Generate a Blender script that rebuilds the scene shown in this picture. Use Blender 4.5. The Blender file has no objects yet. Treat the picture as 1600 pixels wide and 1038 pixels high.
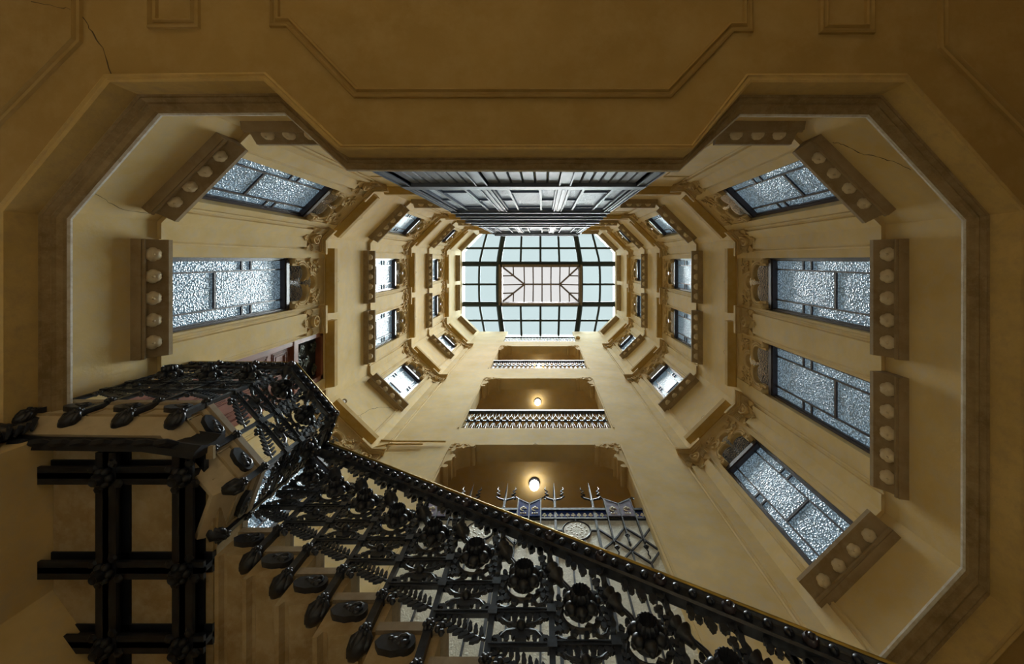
import bpy, bmesh, math, random
from mathutils import Vector, Matrix

# ------------------------------------------------------------------ scale
# Plan unit: 1 U = K metres.  The camera stands CZ above the hall floor and looks straight up the stairwell.
F = 622.0
K = 3.2 / F
CZ = 1.5
random.seed(7)
scene = bpy.context.scene
COL = scene.collection

# ------------------------------------------------------------------ camera
cam_d = bpy.data.cameras.new('camera')
cam_d.sensor_width = 36.0
cam_d.lens = F / 1600.0 * 36.0
cam_d.shift_x = -49.0 / 1600.0
cam_d.shift_y = -113.0 / 1600.0
cam_d.clip_start = 0.02
cam = bpy.data.objects.new('camera', cam_d)
cam.location = (0, 0, CZ)
cam.rotation_euler = (math.pi, 0, 0)
COL.objects.link(cam)
scene.camera = cam

# ------------------------------------------------------------------ world, light, exposure
world = bpy.data.worlds.new('overcast_sky')
scene.world = world
world.use_nodes = True
bg = world.node_tree.nodes['Background']
bg.inputs['Color'].default_value = (0.93, 0.97, 1.0, 1)
SKY = 1.6
bg.inputs['Strength'].default_value = SKY
scene.view_settings.view_transform = 'Standard'
scene.view_settings.look = 'None'
scene.view_settings.gamma = 1.0
scene.view_settings.exposure = 0.0
scene.view_settings.use_curve_mapping = False
scene.cycles.max_bounces = 7
scene.cycles.diffuse_bounces = 6
scene.cycles.glossy_bounces = 3
scene.cycles.transparent_max_bounces = 12
scene.cycles.adaptive_threshold = 0.03
scene.cycles.sample_clamp_indirect = 6.0

# daylight portal across the skylight opening (guides the sampling of the sky, gives no light of its own)
pl = bpy.data.lights.new('skylight_portal', 'AREA')
pl.shape = 'RECTANGLE'
pl.size = 1400 * K
pl.size_y = 880 * K
pl.cycles.is_portal = True
po = bpy.data.objects.new('skylight_portal', pl)
po.location = (-42 * K, 208 * K, 4060 * K + CZ)
COL.objects.link(po)

# hazy sun high above the milky roof: the glass spreads it into a broad soft beam down the well
sun_d = bpy.data.lights.new('hazy_sun', 'SUN')
sun_d.energy = 51.0
sun_d.angle = math.radians(46)
sun_d.color = (0.98, 0.98, 1.0)
sun_o = bpy.data.objects.new('hazy_sun', sun_d)
sun_o.rotation_euler = (math.radians(6), math.radians(8), 0)
sun_o.location = (0, 0, 30)
COL.objects.link(sun_o)

WIN_GLOW = 0.40      # daylight from the rooms behind the textured windows
LAMP_E = 14.0        # gallery globes
FILL_W = 40.0        # added warm fill lamps, watts each


# ------------------------------------------------------------------ materials
def new_mat(name):
    m = bpy.data.materials.new(name)
    m.use_nodes = True
    nt = m.node_tree
    return m, nt, nt.nodes, nt.links, nt.nodes['Principled BSDF']


def plaster(name, c1, c2, c3, rough=0.85, scale=1.3, bump=0.12, fine=38.0):
    m, nt, N, L, p = new_mat(name)
    tc = N.new('ShaderNodeTexCoord')
    n1 = N.new('ShaderNodeTexNoise'); n1.inputs['Scale'].default_value = scale; n1.inputs['Detail'].default_value = 7; n1.inputs['Roughness'].default_value = 0.62
    n2 = N.new('ShaderNodeTexNoise'); n2.inputs['Scale'].default_value = scale * 4.3; n2.inputs['Detail'].default_value = 8; n2.inputs['Roughness'].default_value = 0.7
    n3 = N.new('ShaderNodeTexNoise'); n3.inputs['Scale'].default_value = fine; n3.inputs['Detail'].default_value = 4
    for n in (n1, n2, n3):
        L.new(tc.outputs['Object'], n.inputs['Vector'])
    r1 = N.new('ShaderNodeValToRGB')
    r1.color_ramp.elements[0].position = 0.36; r1.color_ramp.elements[0].color = (*c2, 1)
    r1.color_ramp.elements[1].position = 0.62; r1.color_ramp.elements[1].color = (*c1, 1)
    L.new(n1.outputs['Fac'], r1.inputs['Fac'])
    r2 = N.new('ShaderNodeValToRGB')
    r2.color_ramp.elements[0].position = 0.45; r2.color_ramp.elements[0].color = (0, 0, 0, 1)
    r2.color_ramp.elements[1].position = 0.70; r2.color_ramp.elements[1].color = (0.75, 0.75, 0.75, 1)
    L.new(n2.outputs['Fac'], r2.inputs['Fac'])
    mx = N.new('ShaderNodeMixRGB')
    mx.inputs['Color2'].default_value = (*c3, 1)
    L.new(r2.outputs['Color'], mx.inputs['Fac'])
    L.new(r1.outputs['Color'], mx.inputs['Color1'])
    L.new(mx.outputs['Color'], p.inputs['Base Color'])
    p.inputs['Roughness'].default_value = rough
    p.inputs['Specular IOR Level'].default_value = 0.25
    b = N.new('ShaderNodeBump'); b.inputs['Strength'].default_value = bump; b.inputs['Distance'].default_value = 0.01
    ad = N.new('ShaderNodeMath'); ad.operation = 'ADD'
    L.new(n2.outputs['Fac'], ad.inputs[0]); L.new(n3.outputs['Fac'], ad.inputs[1])
    L.new(ad.outputs[0], b.inputs['Height'])
    L.new(b.outputs['Normal'], p.inputs['Normal'])
    return m


def plain(name, col, rough=0.5, metal=0.0, spec=0.5, var=0.25, scale=9.0, bump=0.0):
    m, nt, N, L, p = new_mat(name)
    tc = N.new('ShaderNodeTexCoord')
    n1 = N.new('ShaderNodeTexNoise'); n1.inputs['Scale'].default_value = scale; n1.inputs['Detail'].default_value = 6
    L.new(tc.outputs['Object'], n1.inputs['Vector'])
    r = N.new('ShaderNodeValToRGB')
    r.color_ramp.elements[0].position = 0.3; r.color_ramp.elements[1].position = 0.75
    r.color_ramp.elements[0].color = (*[c * (1 - var) for c in col], 1)
    r.color_ramp.elements[1].color = (*[min(1, c * (1 + var)) for c in col], 1)
    L.new(n1.outputs['Fac'], r.inputs['Fac'])
    L.new(r.outputs['Color'], p.inputs['Base Color'])
    p.inputs['Roughness'].default_value = rough
    p.inputs['Metallic'].default_value = metal
    p.inputs['Specular IOR Level'].default_value = spec
    if bump:
        b = N.new('ShaderNodeBump'); b.inputs['Strength'].default_value = bump; b.inputs['Distance'].default_value = 0.004
        L.new(n1.outputs['Fac'], b.inputs['Height']); L.new(b.outputs['Normal'], p.inputs['Normal'])
    return m


def glass_hammered(name, col, glow, scale, rough=0.16, strength=0.9, ecol=(0.66, 0.84, 1.0), spec=0.9):
    """Textured, back-lit window glass: hammered relief, daylight of the room behind coming through."""
    m, nt, N, L, p = new_mat(name)
    tc = N.new('ShaderNodeTexCoord')
    v = N.new('ShaderNodeTexVoronoi'); v.inputs['Scale'].default_value = scale; v.feature = 'SMOOTH_F1'
    n = N.new('ShaderNodeTexNoise'); n.inputs['Scale'].default_value = 1.7; n.inputs['Detail'].default_value = 3
    L.new(tc.outputs['Object'], v.inputs['Vector']); L.new(tc.outputs['Object'], n.inputs['Vector'])
    b = N.new('ShaderNodeBump'); b.inputs['Strength'].default_value = strength; b.inputs['Distance'].default_value = 0.012
    L.new(v.outputs['Distance'], b.inputs['Height'])
    L.new(b.outputs['Normal'], p.inputs['Normal'])
    p.inputs['Base Color'].default_value = (*col, 1)
    p.inputs['Roughness'].default_value = rough
    p.inputs['Specular IOR Level'].default_value = spec
    r = N.new('ShaderNodeValToRGB')
    r.color_ramp.elements[0].position = 0.12; r.color_ramp.elements[0].color = (1, 1, 1, 1)
    r.color_ramp.elements[1].position = 0.52; r.color_ramp.elements[1].color = (0.13, 0.13, 0.13, 1)
    L.new(v.outputs['Distance'], r.inputs['Fac'])
    mu = N.new('ShaderNodeMath'); mu.operation = 'MULTIPLY'; mu.inputs[1].default_value = glow
    L.new(r.outputs['Color'], mu.inputs[0])
    mr = N.new('ShaderNodeMapRange'); mr.inputs[1].default_value = 0.3; mr.inputs[2].default_value = 0.7; mr.inputs[3].default_value = 0.75; mr.inputs[4].default_value = 1.2
    L.new(n.outputs['Fac'], mr.inputs[0])
    m2 = N.new('ShaderNodeMath'); m2.operation = 'MULTIPLY'
    L.new(mu.outputs[0], m2.inputs[0]); L.new(mr.outputs[0], m2.inputs[1])
    p.inputs['Emission Color'].default_value = (*ecol, 1)
    m.cycles.emission_sampling = 'NONE'
    L.new(m2.outputs[0], p.inputs['Emission Strength'])
    return m


def glass_clear(name, tint, diffuse=0.2):
    m, nt, N, L, p = new_mat(name)
    N.remove(p)
    out = N['Material Output']
    t = N.new('ShaderNodeBsdfTransparent'); t.inputs['Color'].default_value = (*tint, 1)
    d = N.new('ShaderNodeBsdfTranslucent'); d.inputs['Color'].default_value = (*tint, 1)
    tc = N.new('ShaderNodeTexCoord'); nz = N.new('ShaderNodeTexNoise'); nz.inputs['Scale'].default_value = 0.6; nz.inputs['Detail'].default_value = 5
    L.new(tc.outputs['Object'], nz.inputs['Vector'])
    mr = N.new('ShaderNodeMapRange'); mr.inputs[3].default_value = diffuse * 0.6; mr.inputs[4].default_value = diffuse * 1.4
    L.new(nz.outputs['Fac'], mr.inputs[0])
    mx = N.new('ShaderNodeMixShader')
    L.new(mr.outputs[0], mx.inputs[0]); L.new(t.outputs[0], mx.inputs[1]); L.new(d.outputs[0], mx.inputs[2])
    L.new(mx.outputs[0], out.inputs['Surface'])
    return m


def emit(name, col, strength):
    m, nt, N, L, p = new_mat(name)
    p.inputs['Base Color'].default_value = (0.8, 0.8, 0.8, 1)
    p.inputs['Emission Color'].default_value = (*col, 1)
    p.inputs['Emission Strength'].default_value = strength
    return m


M = {}
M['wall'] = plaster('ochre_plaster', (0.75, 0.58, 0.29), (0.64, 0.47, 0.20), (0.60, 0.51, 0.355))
M['stone'] = plaster('ochre_carved_stone', (0.66, 0.48, 0.22), (0.56, 0.39, 0.155), (0.60, 0.47, 0.27), scale=3.0, bump=0.2)
M['ring'] = plaster('edge_lit_arch_stone', (0.78, 0.60, 0.32), (0.66, 0.48, 0.22), (0.68, 0.55, 0.35), scale=4.0, bump=0.2)  # same carved stone, made lighter so its lit edges are in the colour
M['sill'] = plaster('brown_shaded_stone', (0.33, 0.24, 0.13), (0.24, 0.165, 0.08), (0.36, 0.28, 0.18), scale=3.0, bump=0.2)  # brown stone darkened so the sill undersides carry their shade in the colour
M['boss'] = plaster('pale_carved_stone', (0.78, 0.67, 0.48), (0.68, 0.56, 0.37), (0.66, 0.56, 0.42), scale=6.0)  # made paler than the sills to paint in the missing light contrast
M['hood'] = plaster('ochre_hood_stone', (0.50, 0.32, 0.085), (0.42, 0.26, 0.06), (0.46, 0.32, 0.12), scale=2.0)
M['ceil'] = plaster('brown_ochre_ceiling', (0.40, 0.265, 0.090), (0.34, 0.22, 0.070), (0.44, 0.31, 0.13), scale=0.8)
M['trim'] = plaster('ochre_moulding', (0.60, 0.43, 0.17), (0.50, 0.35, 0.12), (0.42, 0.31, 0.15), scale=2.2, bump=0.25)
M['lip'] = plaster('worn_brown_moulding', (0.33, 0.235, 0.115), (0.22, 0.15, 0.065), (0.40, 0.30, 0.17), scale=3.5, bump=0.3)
M['step'] = plaster('brown_step_stone', (0.47, 0.37, 0.215), (0.33, 0.235, 0.11), (0.52, 0.44, 0.31), scale=2.4, bump=0.2)
M['tread'] = plaster('grey_tread_stone', (0.38, 0.32, 0.235), (0.30, 0.245, 0.17), (0.25, 0.20, 0.14), scale=3.0, rough=0.6)
M['pale'] = plaster('pale_landing_stone', (0.60, 0.51, 0.36), (0.52, 0.42, 0.27), (0.50, 0.42, 0.29), scale=3.0)
M['rim_highlight'] = plaster('pale_highlight_edge', (0.72, 0.70, 0.66), (0.62, 0.59, 0.53), (0.45, 0.38, 0.28), scale=4.0)  # sky-lit highlight of the lip, put into a pale colour
M['floor'] = plaster('hall_floor_stone', (0.50, 0.42, 0.30), (0.42, 0.35, 0.24), (0.36, 0.30, 0.2), scale=1.5, rough=0.5)
M['iron'] = plain('black_wrought_iron', (0.025, 0.029, 0.042), rough=0.34, metal=0.15, spec=0.5, var=0.5, scale=30, bump=0.15)
M['beam'] = plain('blue_black_girder_paint', (0.012, 0.015, 0.024), rough=0.5, spec=0.4, var=0.4, scale=12)
M['brass'] = plain('worn_brass_rail', (0.42, 0.28, 0.06), rough=0.35, metal=0.9, var=0.3, scale=6)
M['winframe'] = plain('dark_violet_brown_window_metal', (0.045, 0.035, 0.045), rough=0.35, spec=0.6, var=0.3)
M['bay'] = plain('blue_grey_painted_metal', (0.15, 0.18, 0.25), rough=0.55, spec=0.12, var=0.18, scale=5)
M['bayboard'] = plain('grey_painted_boards', (0.175, 0.20, 0.265), rough=0.55, spec=0.12, var=0.18, scale=6)
M['skybar'] = plain('dark_green_skylight_iron', (0.008, 0.016, 0.016), rough=0.6, var=0.3)
M['lantern'] = plain('grey_brown_lantern_frame', (0.16, 0.125, 0.105), rough=0.6, var=0.2)
M['door'] = plain('red_brown_mahogany', (0.23, 0.070, 0.040), rough=0.35, var=0.3, scale=4)
M['grille'] = plain('green_bronze_grille', (0.07, 0.075, 0.055), rough=0.5, metal=0.4, var=0.4, scale=20)
M['dark'] = plain('dark_void_lining', (0.02, 0.018, 0.016), rough=0.9)
M['crack'] = plain('dark_plaster_crack', (0.10, 0.07, 0.035), rough=0.95)
M['cable'] = plain('ochre_painted_conduit', (0.50, 0.33, 0.09), rough=0.5)
M['white'] = plain('white_plastic', (0.65, 0.62, 0.58), rough=0.4, var=0.05)
M['bluetile'] = plain('cobalt_glazed_tile', (0.012, 0.045, 0.30), rough=0.2, var=0.3, scale=14)
M['lilac'] = plain('faded_lilac_glazed_tile', (0.20, 0.19, 0.30), rough=0.25, var=0.3, scale=14)
M['cream'] = plain('cream_tile_motif', (0.62, 0.56, 0.42), rough=0.3, var=0.1)
M['glass'] = glass_hammered('hammered_window_glass', (0.16, 0.25, 0.34), WIN_GLOW, 54.0, ecol=(0.52, 0.77, 1.0))
M['glassshade'] = glass_hammered('shaded_transom_glass', (0.030, 0.033, 0.038), 0.015, 60.0, rough=0.2, spec=0.35)  # shadow of the trefoil recess put into the dark glass colour
M['glassbay'] = glass_hammered('frosted_bay_glass', (0.40, 0.46, 0.53), 0.26, 80.0, rough=0.55, spec=0.05)
M['glassetch'] = glass_hammered('etched_screen_glass', (0.55, 0.53, 0.42), 0.12, 70.0, rough=0.4, strength=0.25, ecol=(1, .95, .75), spec=0.3)
M['skyglass'] = glass_clear('pale_green_skylight_glass', (0.60, 0.655, 0.65), 0.008)
M['langlass'] = glass_clear('milky_lantern_glass', (0.68, 0.665, 0.65), 0.008)
M['lamp'] = emit('lit_opal_globe', (1.0, 0.90, 0.72), LAMP_E)


# ------------------------------------------------------------------ mesh builder (in units U)
class MB:
    def __init__(self):
        self.v = []; self.f = []

    def add(self, vs, fs, mat=None):
        o = len(self.v)
        if mat is not None:
            vs = [tuple(mat @ Vector(p)) for p in vs]
        self.v += [tuple(p) for p in vs]
        self.f += [tuple(i + o for i in f) for f in fs]
        return self

    def box(self, x0, x1, y0, y1, z0, z1, mat=None):
        vs = [(x0, y0, z0), (x1, y0, z0), (x1, y1, z0), (x0, y1, z0), (x0, y0, z1), (x1, y0, z1), (x1, y1, z1), (x0, y1, z1)]
        fs = [(0, 3, 2, 1), (4, 5, 6, 7), (0, 1, 5, 4), (1, 2, 6, 5), (2, 3, 7, 6), (3, 0, 4, 7)]
        return self.add(vs, fs, mat)

    def prism(self, poly, lo, hi, plane='xz', mat=None):
        n = len(poly)
        def m(p, e):
            return {'xz': (p[0], e, p[1]), 'xy': (p[0], p[1], e), 'yz': (e, p[0], p[1])}[plane]
        vs = [m(p, lo) for p in poly] + [m(p, hi) for p in poly]
        fs = [tuple(range(n - 1, -1, -1)), tuple(range(n, 2 * n))] + [(i, (i + 1) % n, n + (i + 1) % n, n + i) for i in range(n)]
        return self.add(vs, fs, mat)

    def tube(self, pts, r, n=6, closed=False, twist=0.0, mat=None):
        P = [Vector(p) for p in pts]
        m = len(P)
        rs = r if isinstance(r, (list, tuple)) else [r] * m
        vs = []; fs = []
        up = None
        for i in range(m):
            if closed:
                t = P[(i + 1) % m] - P[i - 1]
            else:
                t = P[min(i + 1, m - 1)] - P[max(i - 1, 0)]
            t.normalize()
            if up is None:
                a = Vector((0, 0, 1)) if abs(t.z) < 0.9 else Vector((1, 0, 0))
                up = (a - t * a.dot(t)).normalized()
            else:
                up = up - t * up.dot(t)
                up.normalize()
            s = t.cross(up)
            for k in range(n):
                an = 2 * math.pi * (k + 0.5) / n + twist * i
                vs.append(tuple(P[i] + (up * math.cos(an) + s * math.sin(an)) * rs[i]))
        rng = m if closed else m - 1
        for i in range(rng):
            j = (i + 1) % m
            for k in range(n):
                l = (k + 1) % n
                fs.append((i * n + k, i * n + l, j * n + l, j * n + k))
        if not closed:
            fs.append(tuple(range(n - 1, -1, -1)))
            fs.append(tuple((m - 1) * n + k for k in range(n)))
        return self.add(vs, fs, mat)

    def lathe(self, prof, n=12, mat=None, rib=None):
        """prof: (r, h) pairs, axis z; rib(theta, r, h) scales the radius."""
        vs = []; fs = []
        m = len(prof)
        for (r, h) in prof:
            for k in range(n):
                th = 2 * math.pi * k / n
                rr = r * (rib(th, r, h) if rib else 1.0)
                vs.append((rr * math.cos(th), rr * math.sin(th), h))
        for i in range(m - 1):
            for k in range(n):
                l = (k + 1) % n
                fs.append((i * n + k, i * n + l, (i + 1) * n + l, (i + 1) * n + k))
        fs.append(tuple(range(n - 1, -1, -1)))
        fs.append(tuple((m - 1) * n + k for k in range(n)))
        return self.add(vs, fs, mat)

    def ball(self, c, r, sc=(1, 1, 1), seg=8, rings=5, mat=None):
        prof = []
        for i in range(rings + 1):
            a = -math.pi / 2 + math.pi * i / rings
            prof.append((max(0.02, math.cos(a)) * r, math.sin(a) * r))
        T = Matrix.Translation(Vector(c)) @ Matrix.Diagonal((*sc, 1))
        return self.lathe(prof, seg, T if mat is None else mat @ T)

    def bar(self, p, q, w, d0, d1):
        """flat bar in the x-z plane from p to q, width w, between depths d0 and d1"""
        p = Vector((p[0], p[1])); q = Vector((q[0], q[1]))
        t = (q - p).normalized(); nn = Vector((-t.y, t.x)) * (w / 2)
        return self.prism([tuple(p - nn), tuple(q - nn), tuple(q + nn), tuple(p + nn)], d0, d1, 'xz')

    def leaf(self, p, ang, ln, wd, d0=-1, d1=1.5):
        c, s = math.cos(ang), math.sin(ang)
        pts = [(0, 0), (ln * .3, wd * .5), (ln * .55, wd * .34), (ln * .7, wd * .42), (ln, 0), (ln * .7, -wd * .42), (ln * .55, -wd * .34), (ln * .3, -wd * .5)]
        return self.prism([(p[0] + x * c - y * s, p[1] + x * s + y * c) for x, y in pts], d0, d1, 'xz')

    def sweep(self, path, prof, closed=False):
        """path: (x, y, z) in plan; prof: (d, z) with d along the left-hand plan normal, mitred."""
        P = [Vector(p) for p in path]
        m = len(P); n = len(prof)
        vs = []; fs = []
        for i in range(m):
            def dirn(a, b):
                t = Vector((P[b].x - P[a].x, P[b].y - P[a].y)); t.normalize(); return t
            if closed:
                t0 = dirn(i - 1, i); t1 = dirn(i, (i + 1) % m)
            else:
                t0 = dirn(i - 1, i) if i > 0 else dirn(0, 1)
                t1 = dirn(i, i + 1) if i < m - 1 else t0
                if i == 0: t0 = t1
            n0 = Vector((-t0.y, t0.x)); n1 = Vector((-t1.y, t1.x))
            mt = (n0 + n1) / (1 + n0.dot(n1))
            for (d, z) in prof:
                vs.append((P[i].x + mt.x * d, P[i].y + mt.y * d, P[i].z + z))
        for i in range(m if closed else m - 1):
            j = (i + 1) % m
            for k in range(n):
                l = (k + 1) % n
                fs.append((i * n + k, i * n + l, j * n + l, j * n + k))
        if not closed:
            fs.append(tuple(range(n - 1, -1, -1)))
            fs.append(tuple((m - 1) * n + k for k in range(n)))
        return self.add(vs, fs)

    def moved(self, x, y, z):
        self.v = [(a + x, b + y, c + z) for a, b, c in self.v]
        return self

    def mirrored(self):
        self.v = [(-a, b, c) for a, b, c in self.v]
        return self


def mk(name, mb, mat, sharp=38, fold=None):
    me = bpy.data.meshes.new(name)
    bm = bmesh.new()
    vs = [bm.verts.new(p) for p in mb.v]
    for f in mb.f:
        try:
            bm.faces.new([vs[i] for i in f])
        except ValueError:
            pass
    if fold is not None:
        bmesh.ops.bisect_plane(bm, geom=bm.verts[:] + bm.edges[:] + bm.faces[:], plane_co=(0, 0, 0), plane_no=(1, 0, 0), dist=1e-4)
        ta, th = math.tan(fold / 2), fold
        tb = Vector((math.cos(th), math.sin(th))); nb = Vector((-math.sin(th), math.cos(th)))
        for v in bm.verts:
            s, d, z = v.co
            if s > 0:
                p = tb * (s + d * ta) + nb * d
                v.co = (p.x, p.y, z)
            else:
                v.co = (s - d * ta, d, z)
    bmesh.ops.recalc_face_normals(bm, faces=bm.faces[:])
    for v in bm.verts:
        v.co *= K
    for f in bm.faces:
        f.smooth = True
    bm.to_mesh(me)
    bm.free()
    me.materials.append(mat)
    me.set_sharp_from_angle(angle=math.radians(sharp))
    return me


ORG = {}


def ob(name, me, parent=None, loc=(0, 0, 0), rotz=0.0, tilt=False):
    o = bpy.data.objects.new(name, me)
    COL.objects.link(o)
    if parent is not None:
        o.parent = parent
        o.location = (loc[0] * K, loc[1] * K, loc[2] * K)
    else:
        o.location = (loc[0] * K, loc[1] * K, loc[2] * K + CZ)
    o.rotation_euler = (0, 0, rotz)
    if tilt:
        o.rotation_euler = (math.radians(-40), 0, 0)
    return o


def tag(o, label, cat=None, group=None, kind=None):
    o['label'] = label
    if cat: o['category'] = cat
    if group: o['group'] = group
    if kind: o['kind'] = kind
    return o


def root(name, loc=(0, 0, 0), rotz=0.0):
    o = ob(name, None, None, loc, rotz)
    ORG[o.name] = loc
    return o


def part(rt, name, mb, mat, parent=None, sharp=38):
    """mb holds absolute plan coordinates; rt is an unrotated root"""
    x, y, z = ORG[rt.name]
    mb.moved(-x, -y, -z)
    return ob(name, mk(name, mb, mat, sharp), parent or rt)


def arc(cx, cz, r, a0, a1, n):
    return [(cx + r * math.cos(math.radians(a0 + (a1 - a0) * i / n)), cz + r * math.sin(math.radians(a0 + (a1 - a0) * i / n))) for i in range(n + 1)]


FACE = Matrix.Rotation(math.radians(-90), 4, 'X')      # lathe axis z -> +y (out of a wall)

# ------------------------------------------------------------------ the plan of the well
TL1, TL2, BL1, BL2 = (-570, -250), (-744, -74), (-744, 487), (-577, 650)
TR1, TR2, BR1, BR2 = (477, -250), (659, -68), (659, 487), (494, 650)
WALLS = {
    'west': (BL1, TL2), 'northwest': (TL2, TL1), 'north': (TL1, TR1), 'northeast': (TR1, TR2),
    'east': (TR2, BR1), 'southeast': (BR1, BR2), 'south': (BR2, BL2), 'southwest': (BL2, BL1)}
ORDER = ['west', 'northwest', 'north', 'northeast', 'east', 'southeast', 'south', 'southwest']
WZ0, WZ1 = 603, 3600
FLOORS = [622, 1536, 2376, 3160]
# per level: slab top, head start (relative to the slab top)
LV = {1: (767, 418), 2: (1695, 343), 3: (2567, 271)}
HEADH = 172


def wlen(w):
    a, b = WALLS[w]
    return math.hypot(b[0] - a[0], b[1] - a[1])


def wang(w):
    a, b = WALLS[w]
    return math.atan2(b[1] - a[1], b[0] - a[0])


def wpos(w, s, z, d=0):
    a = wang(w)
    p = WALLS[w][0]
    return (p[0] + math.cos(a) * s - math.sin(a) * d, p[1] + math.sin(a) * s + math.cos(a) * d, z)


# windows: (wall, s centre, width)
def s_west(b): return BL1[1] - b
def s_east(b): return b - TR2[1]


WIN = []          # wall, s, w, level, key
for lv in (1, 2, 3):
    WIN.append(('west', s_west(72), 154, lv, 'a'))
    if lv > 1:
        WIN.append(('west', s_west(324), 154, lv, 'b'))
    WIN.append(('east', s_east(72), 154, lv, 'a'))
    WIN.append(('east', s_east(324), 154, lv, 'b'))
    for w in ('northwest', 'northeast', 'southeast', 'southwest'):
        WIN.append((w, wlen(w) / 2, 126, lv, 'a'))
    WIN.append(('north', -474 - TL1[0], 80, lv, 'a'))
    WIN.append(('north', 400 - TL1[0], 80, lv, 'b'))

DOOR_S, DOOR_W, DOOR_TOP = s_west(324), 160, 1352
OPEN = [(1, 622, 1398), (2, 1536, 2180), (3, 2376, 2992), (4, 3160, 3600)]   # openings of the gallery wall
OA0, OA1 = -320, 263


def wall_mesh(L, z0, z1, holes, depth=26, thick=60):
    xs = sorted({0, L, *[h[0] for h in holes], *[h[1] for h in holes]})
    zs = sorted({z0, z1, *[h[2] for h in holes], *[h[3] for h in holes]})
    mb = MB()
    def solid(i, j):
        x = (xs[i] + xs[i + 1]) / 2; z = (zs[j] + zs[j + 1]) / 2
        return not any(h[0] < x < h[1] and h[2] < z < h[3] for h in holes)
    for i in range(len(xs) - 1):
        for j in range(len(zs) - 1):
            if solid(i, j):
                mb.add([(xs[i], 0, zs[j]), (xs[i + 1], 0, zs[j]), (xs[i + 1], 0, zs[j + 1]), (xs[i], 0, zs[j + 1])], [(0, 1, 2, 3)])
    for h in holes:
        dd = -(h[4] if len(h) > 4 else depth)
        a, b, c, e = h[:4]
        for q in ([(a, 0, c), (a, dd, c), (a, dd, e), (a, 0, e)], [(b, 0, c), (b, 0, e), (b, dd, e), (b, dd, c)],
                  None if e >= z1 else [(a, 0, e), (a, dd, e), (b, dd, e), (b, 0, e)], [(a, 0, c), (b, 0, c), (b, dd, c), (a, dd, c)]):
            if q: mb.add(q, [(0, 1, 2, 3)])
    return mb


WALL_OB = {}
SIDE_TXT = {'west': 'left', 'northwest': 'upper left diagonal', 'north': 'lift-bay', 'northeast': 'upper right diagonal',
            'east': 'right', 'southeast': 'lower right diagonal', 'south': 'gallery', 'southwest': 'lower left diagonal'}
for w in ORDER:
    L = wlen(w)
    holes = []
    for (ww, s, wd, lv, key) in WIN:
        if ww == w and w != 'north':
            z, hh = LV[lv]
            holes.append((s - wd / 2, s + wd / 2, z - 8, z + hh + HEADH))
    if w == 'west':
        holes.append((DOOR_S - DOOR_W / 2, DOOR_S + DOOR_W / 2, 622, DOOR_TOP))
    if w == 'south':
        for (lv, z0, z1) in OPEN:
            holes.append((BR2[0] - OA1, BR2[0] - OA0, z0, z1, 60))
    mb = wall_mesh(L, WZ0, WZ1, holes)
    me = mk('wall_' + w, mb, M['wall'])
    o = ob('wall_' + w, me, None, wpos(w, 0, 0), wang(w))
    tag(o, 'ochre plaster wall of the stairwell, %s side' % SIDE_TXT[w], 'wall', kind='structure')
    WALL_OB[w] = o


# fix wall normals: inward = local +y
for w in ORDER:
    me = WALL_OB[w].data
    bm = bmesh.new(); bm.from_mesh(me)
    for f in bm.faces:
        if abs(f.normal.y) > 0.9 and f.normal.y < 0:
            f.normal_flip()
    bm.to_mesh(me); bm.free()

# ------------------------------------------------------------------ ground-floor hall
CEIL = 552
PC = [(-745, -67), (-598, -246), (-385, -248), (-283, -152), (205, -152), (285, -246), (498, -246), (658, -67), (658, 496), (506, 660), (-598, 660), (-745, 496)]
PL = [(-719, -62), (-581, -221), (-390, -222), (-296, -136), (205, -135), (297, -220), (491, -219), (638, -60), (637, 470), (490, 630), (-578, 630), (-719, 470)]


def ceil_fill(z):
    bm = bmesh.new()
    inner = [bm.verts.new((x, y, z)) for x, y in PC]
    outer = [bm.verts.new((x, y, z)) for x, y in [(-1300, -1000), (1200, -1000), (1200, 900), (-1300, 900)]]
    ed = []
    for ring in (inner, outer):
        for i in range(len(ring)):
            ed.append(bm.edges.new((ring[i], ring[(i + 1) % len(ring)])))
    bmesh.ops.triangle_fill(bm, use_beauty=True, use_dissolve=False, edges=ed)
    bm.verts.index_update()
    out = ([tuple(v.co) for v in bm.verts], [tuple(v.index for v in f.verts) for f in bm.faces])
    bm.free()
    return out


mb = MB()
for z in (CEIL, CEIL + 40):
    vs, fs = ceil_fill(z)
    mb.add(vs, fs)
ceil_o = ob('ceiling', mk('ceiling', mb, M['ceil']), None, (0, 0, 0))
tag(ceil_o, 'brown ochre plaster ceiling of the hall around the stairwell opening', 'ceiling', kind='structure')


def loft(rings):
    mb = MB()
    n = len(PC)
    for (t, z) in rings:
        for i in range(n):
            mb.v.append((PC[i][0] + (PL[i][0] - PC[i][0]) * t, PC[i][1] + (PL[i][1] - PC[i][1]) * t, z))
    for k in range(len(rings) - 1):
        for i in range(n):
            j = (i + 1) % n
            mb.f.append((k * n + i, k * n + j, (k + 1) * n + j, (k + 1) * n + i))
    return mb


tr = ob('trim_1', mk('trim', loft([(-.42, 552), (-.40, 548), (-.30, 546.5), (-.22, 549), (-.14, 549), (-.05, 546.5), (.06, 548), (.08, 553), (.10, 556), (.12, 584), (.18, 586), (.30, 587)]), M['trim'], sharp=25), None)
tag(tr, 'ochre moulded fascia around the rim of the stairwell opening', 'moulding', kind='structure')
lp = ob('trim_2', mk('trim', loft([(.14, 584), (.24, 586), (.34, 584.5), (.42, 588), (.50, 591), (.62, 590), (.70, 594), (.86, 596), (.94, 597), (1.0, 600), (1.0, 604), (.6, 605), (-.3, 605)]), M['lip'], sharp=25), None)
tag(lp, 'worn brown upper lip moulding along the stairwell rim', 'moulding', kind='structure')


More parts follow.
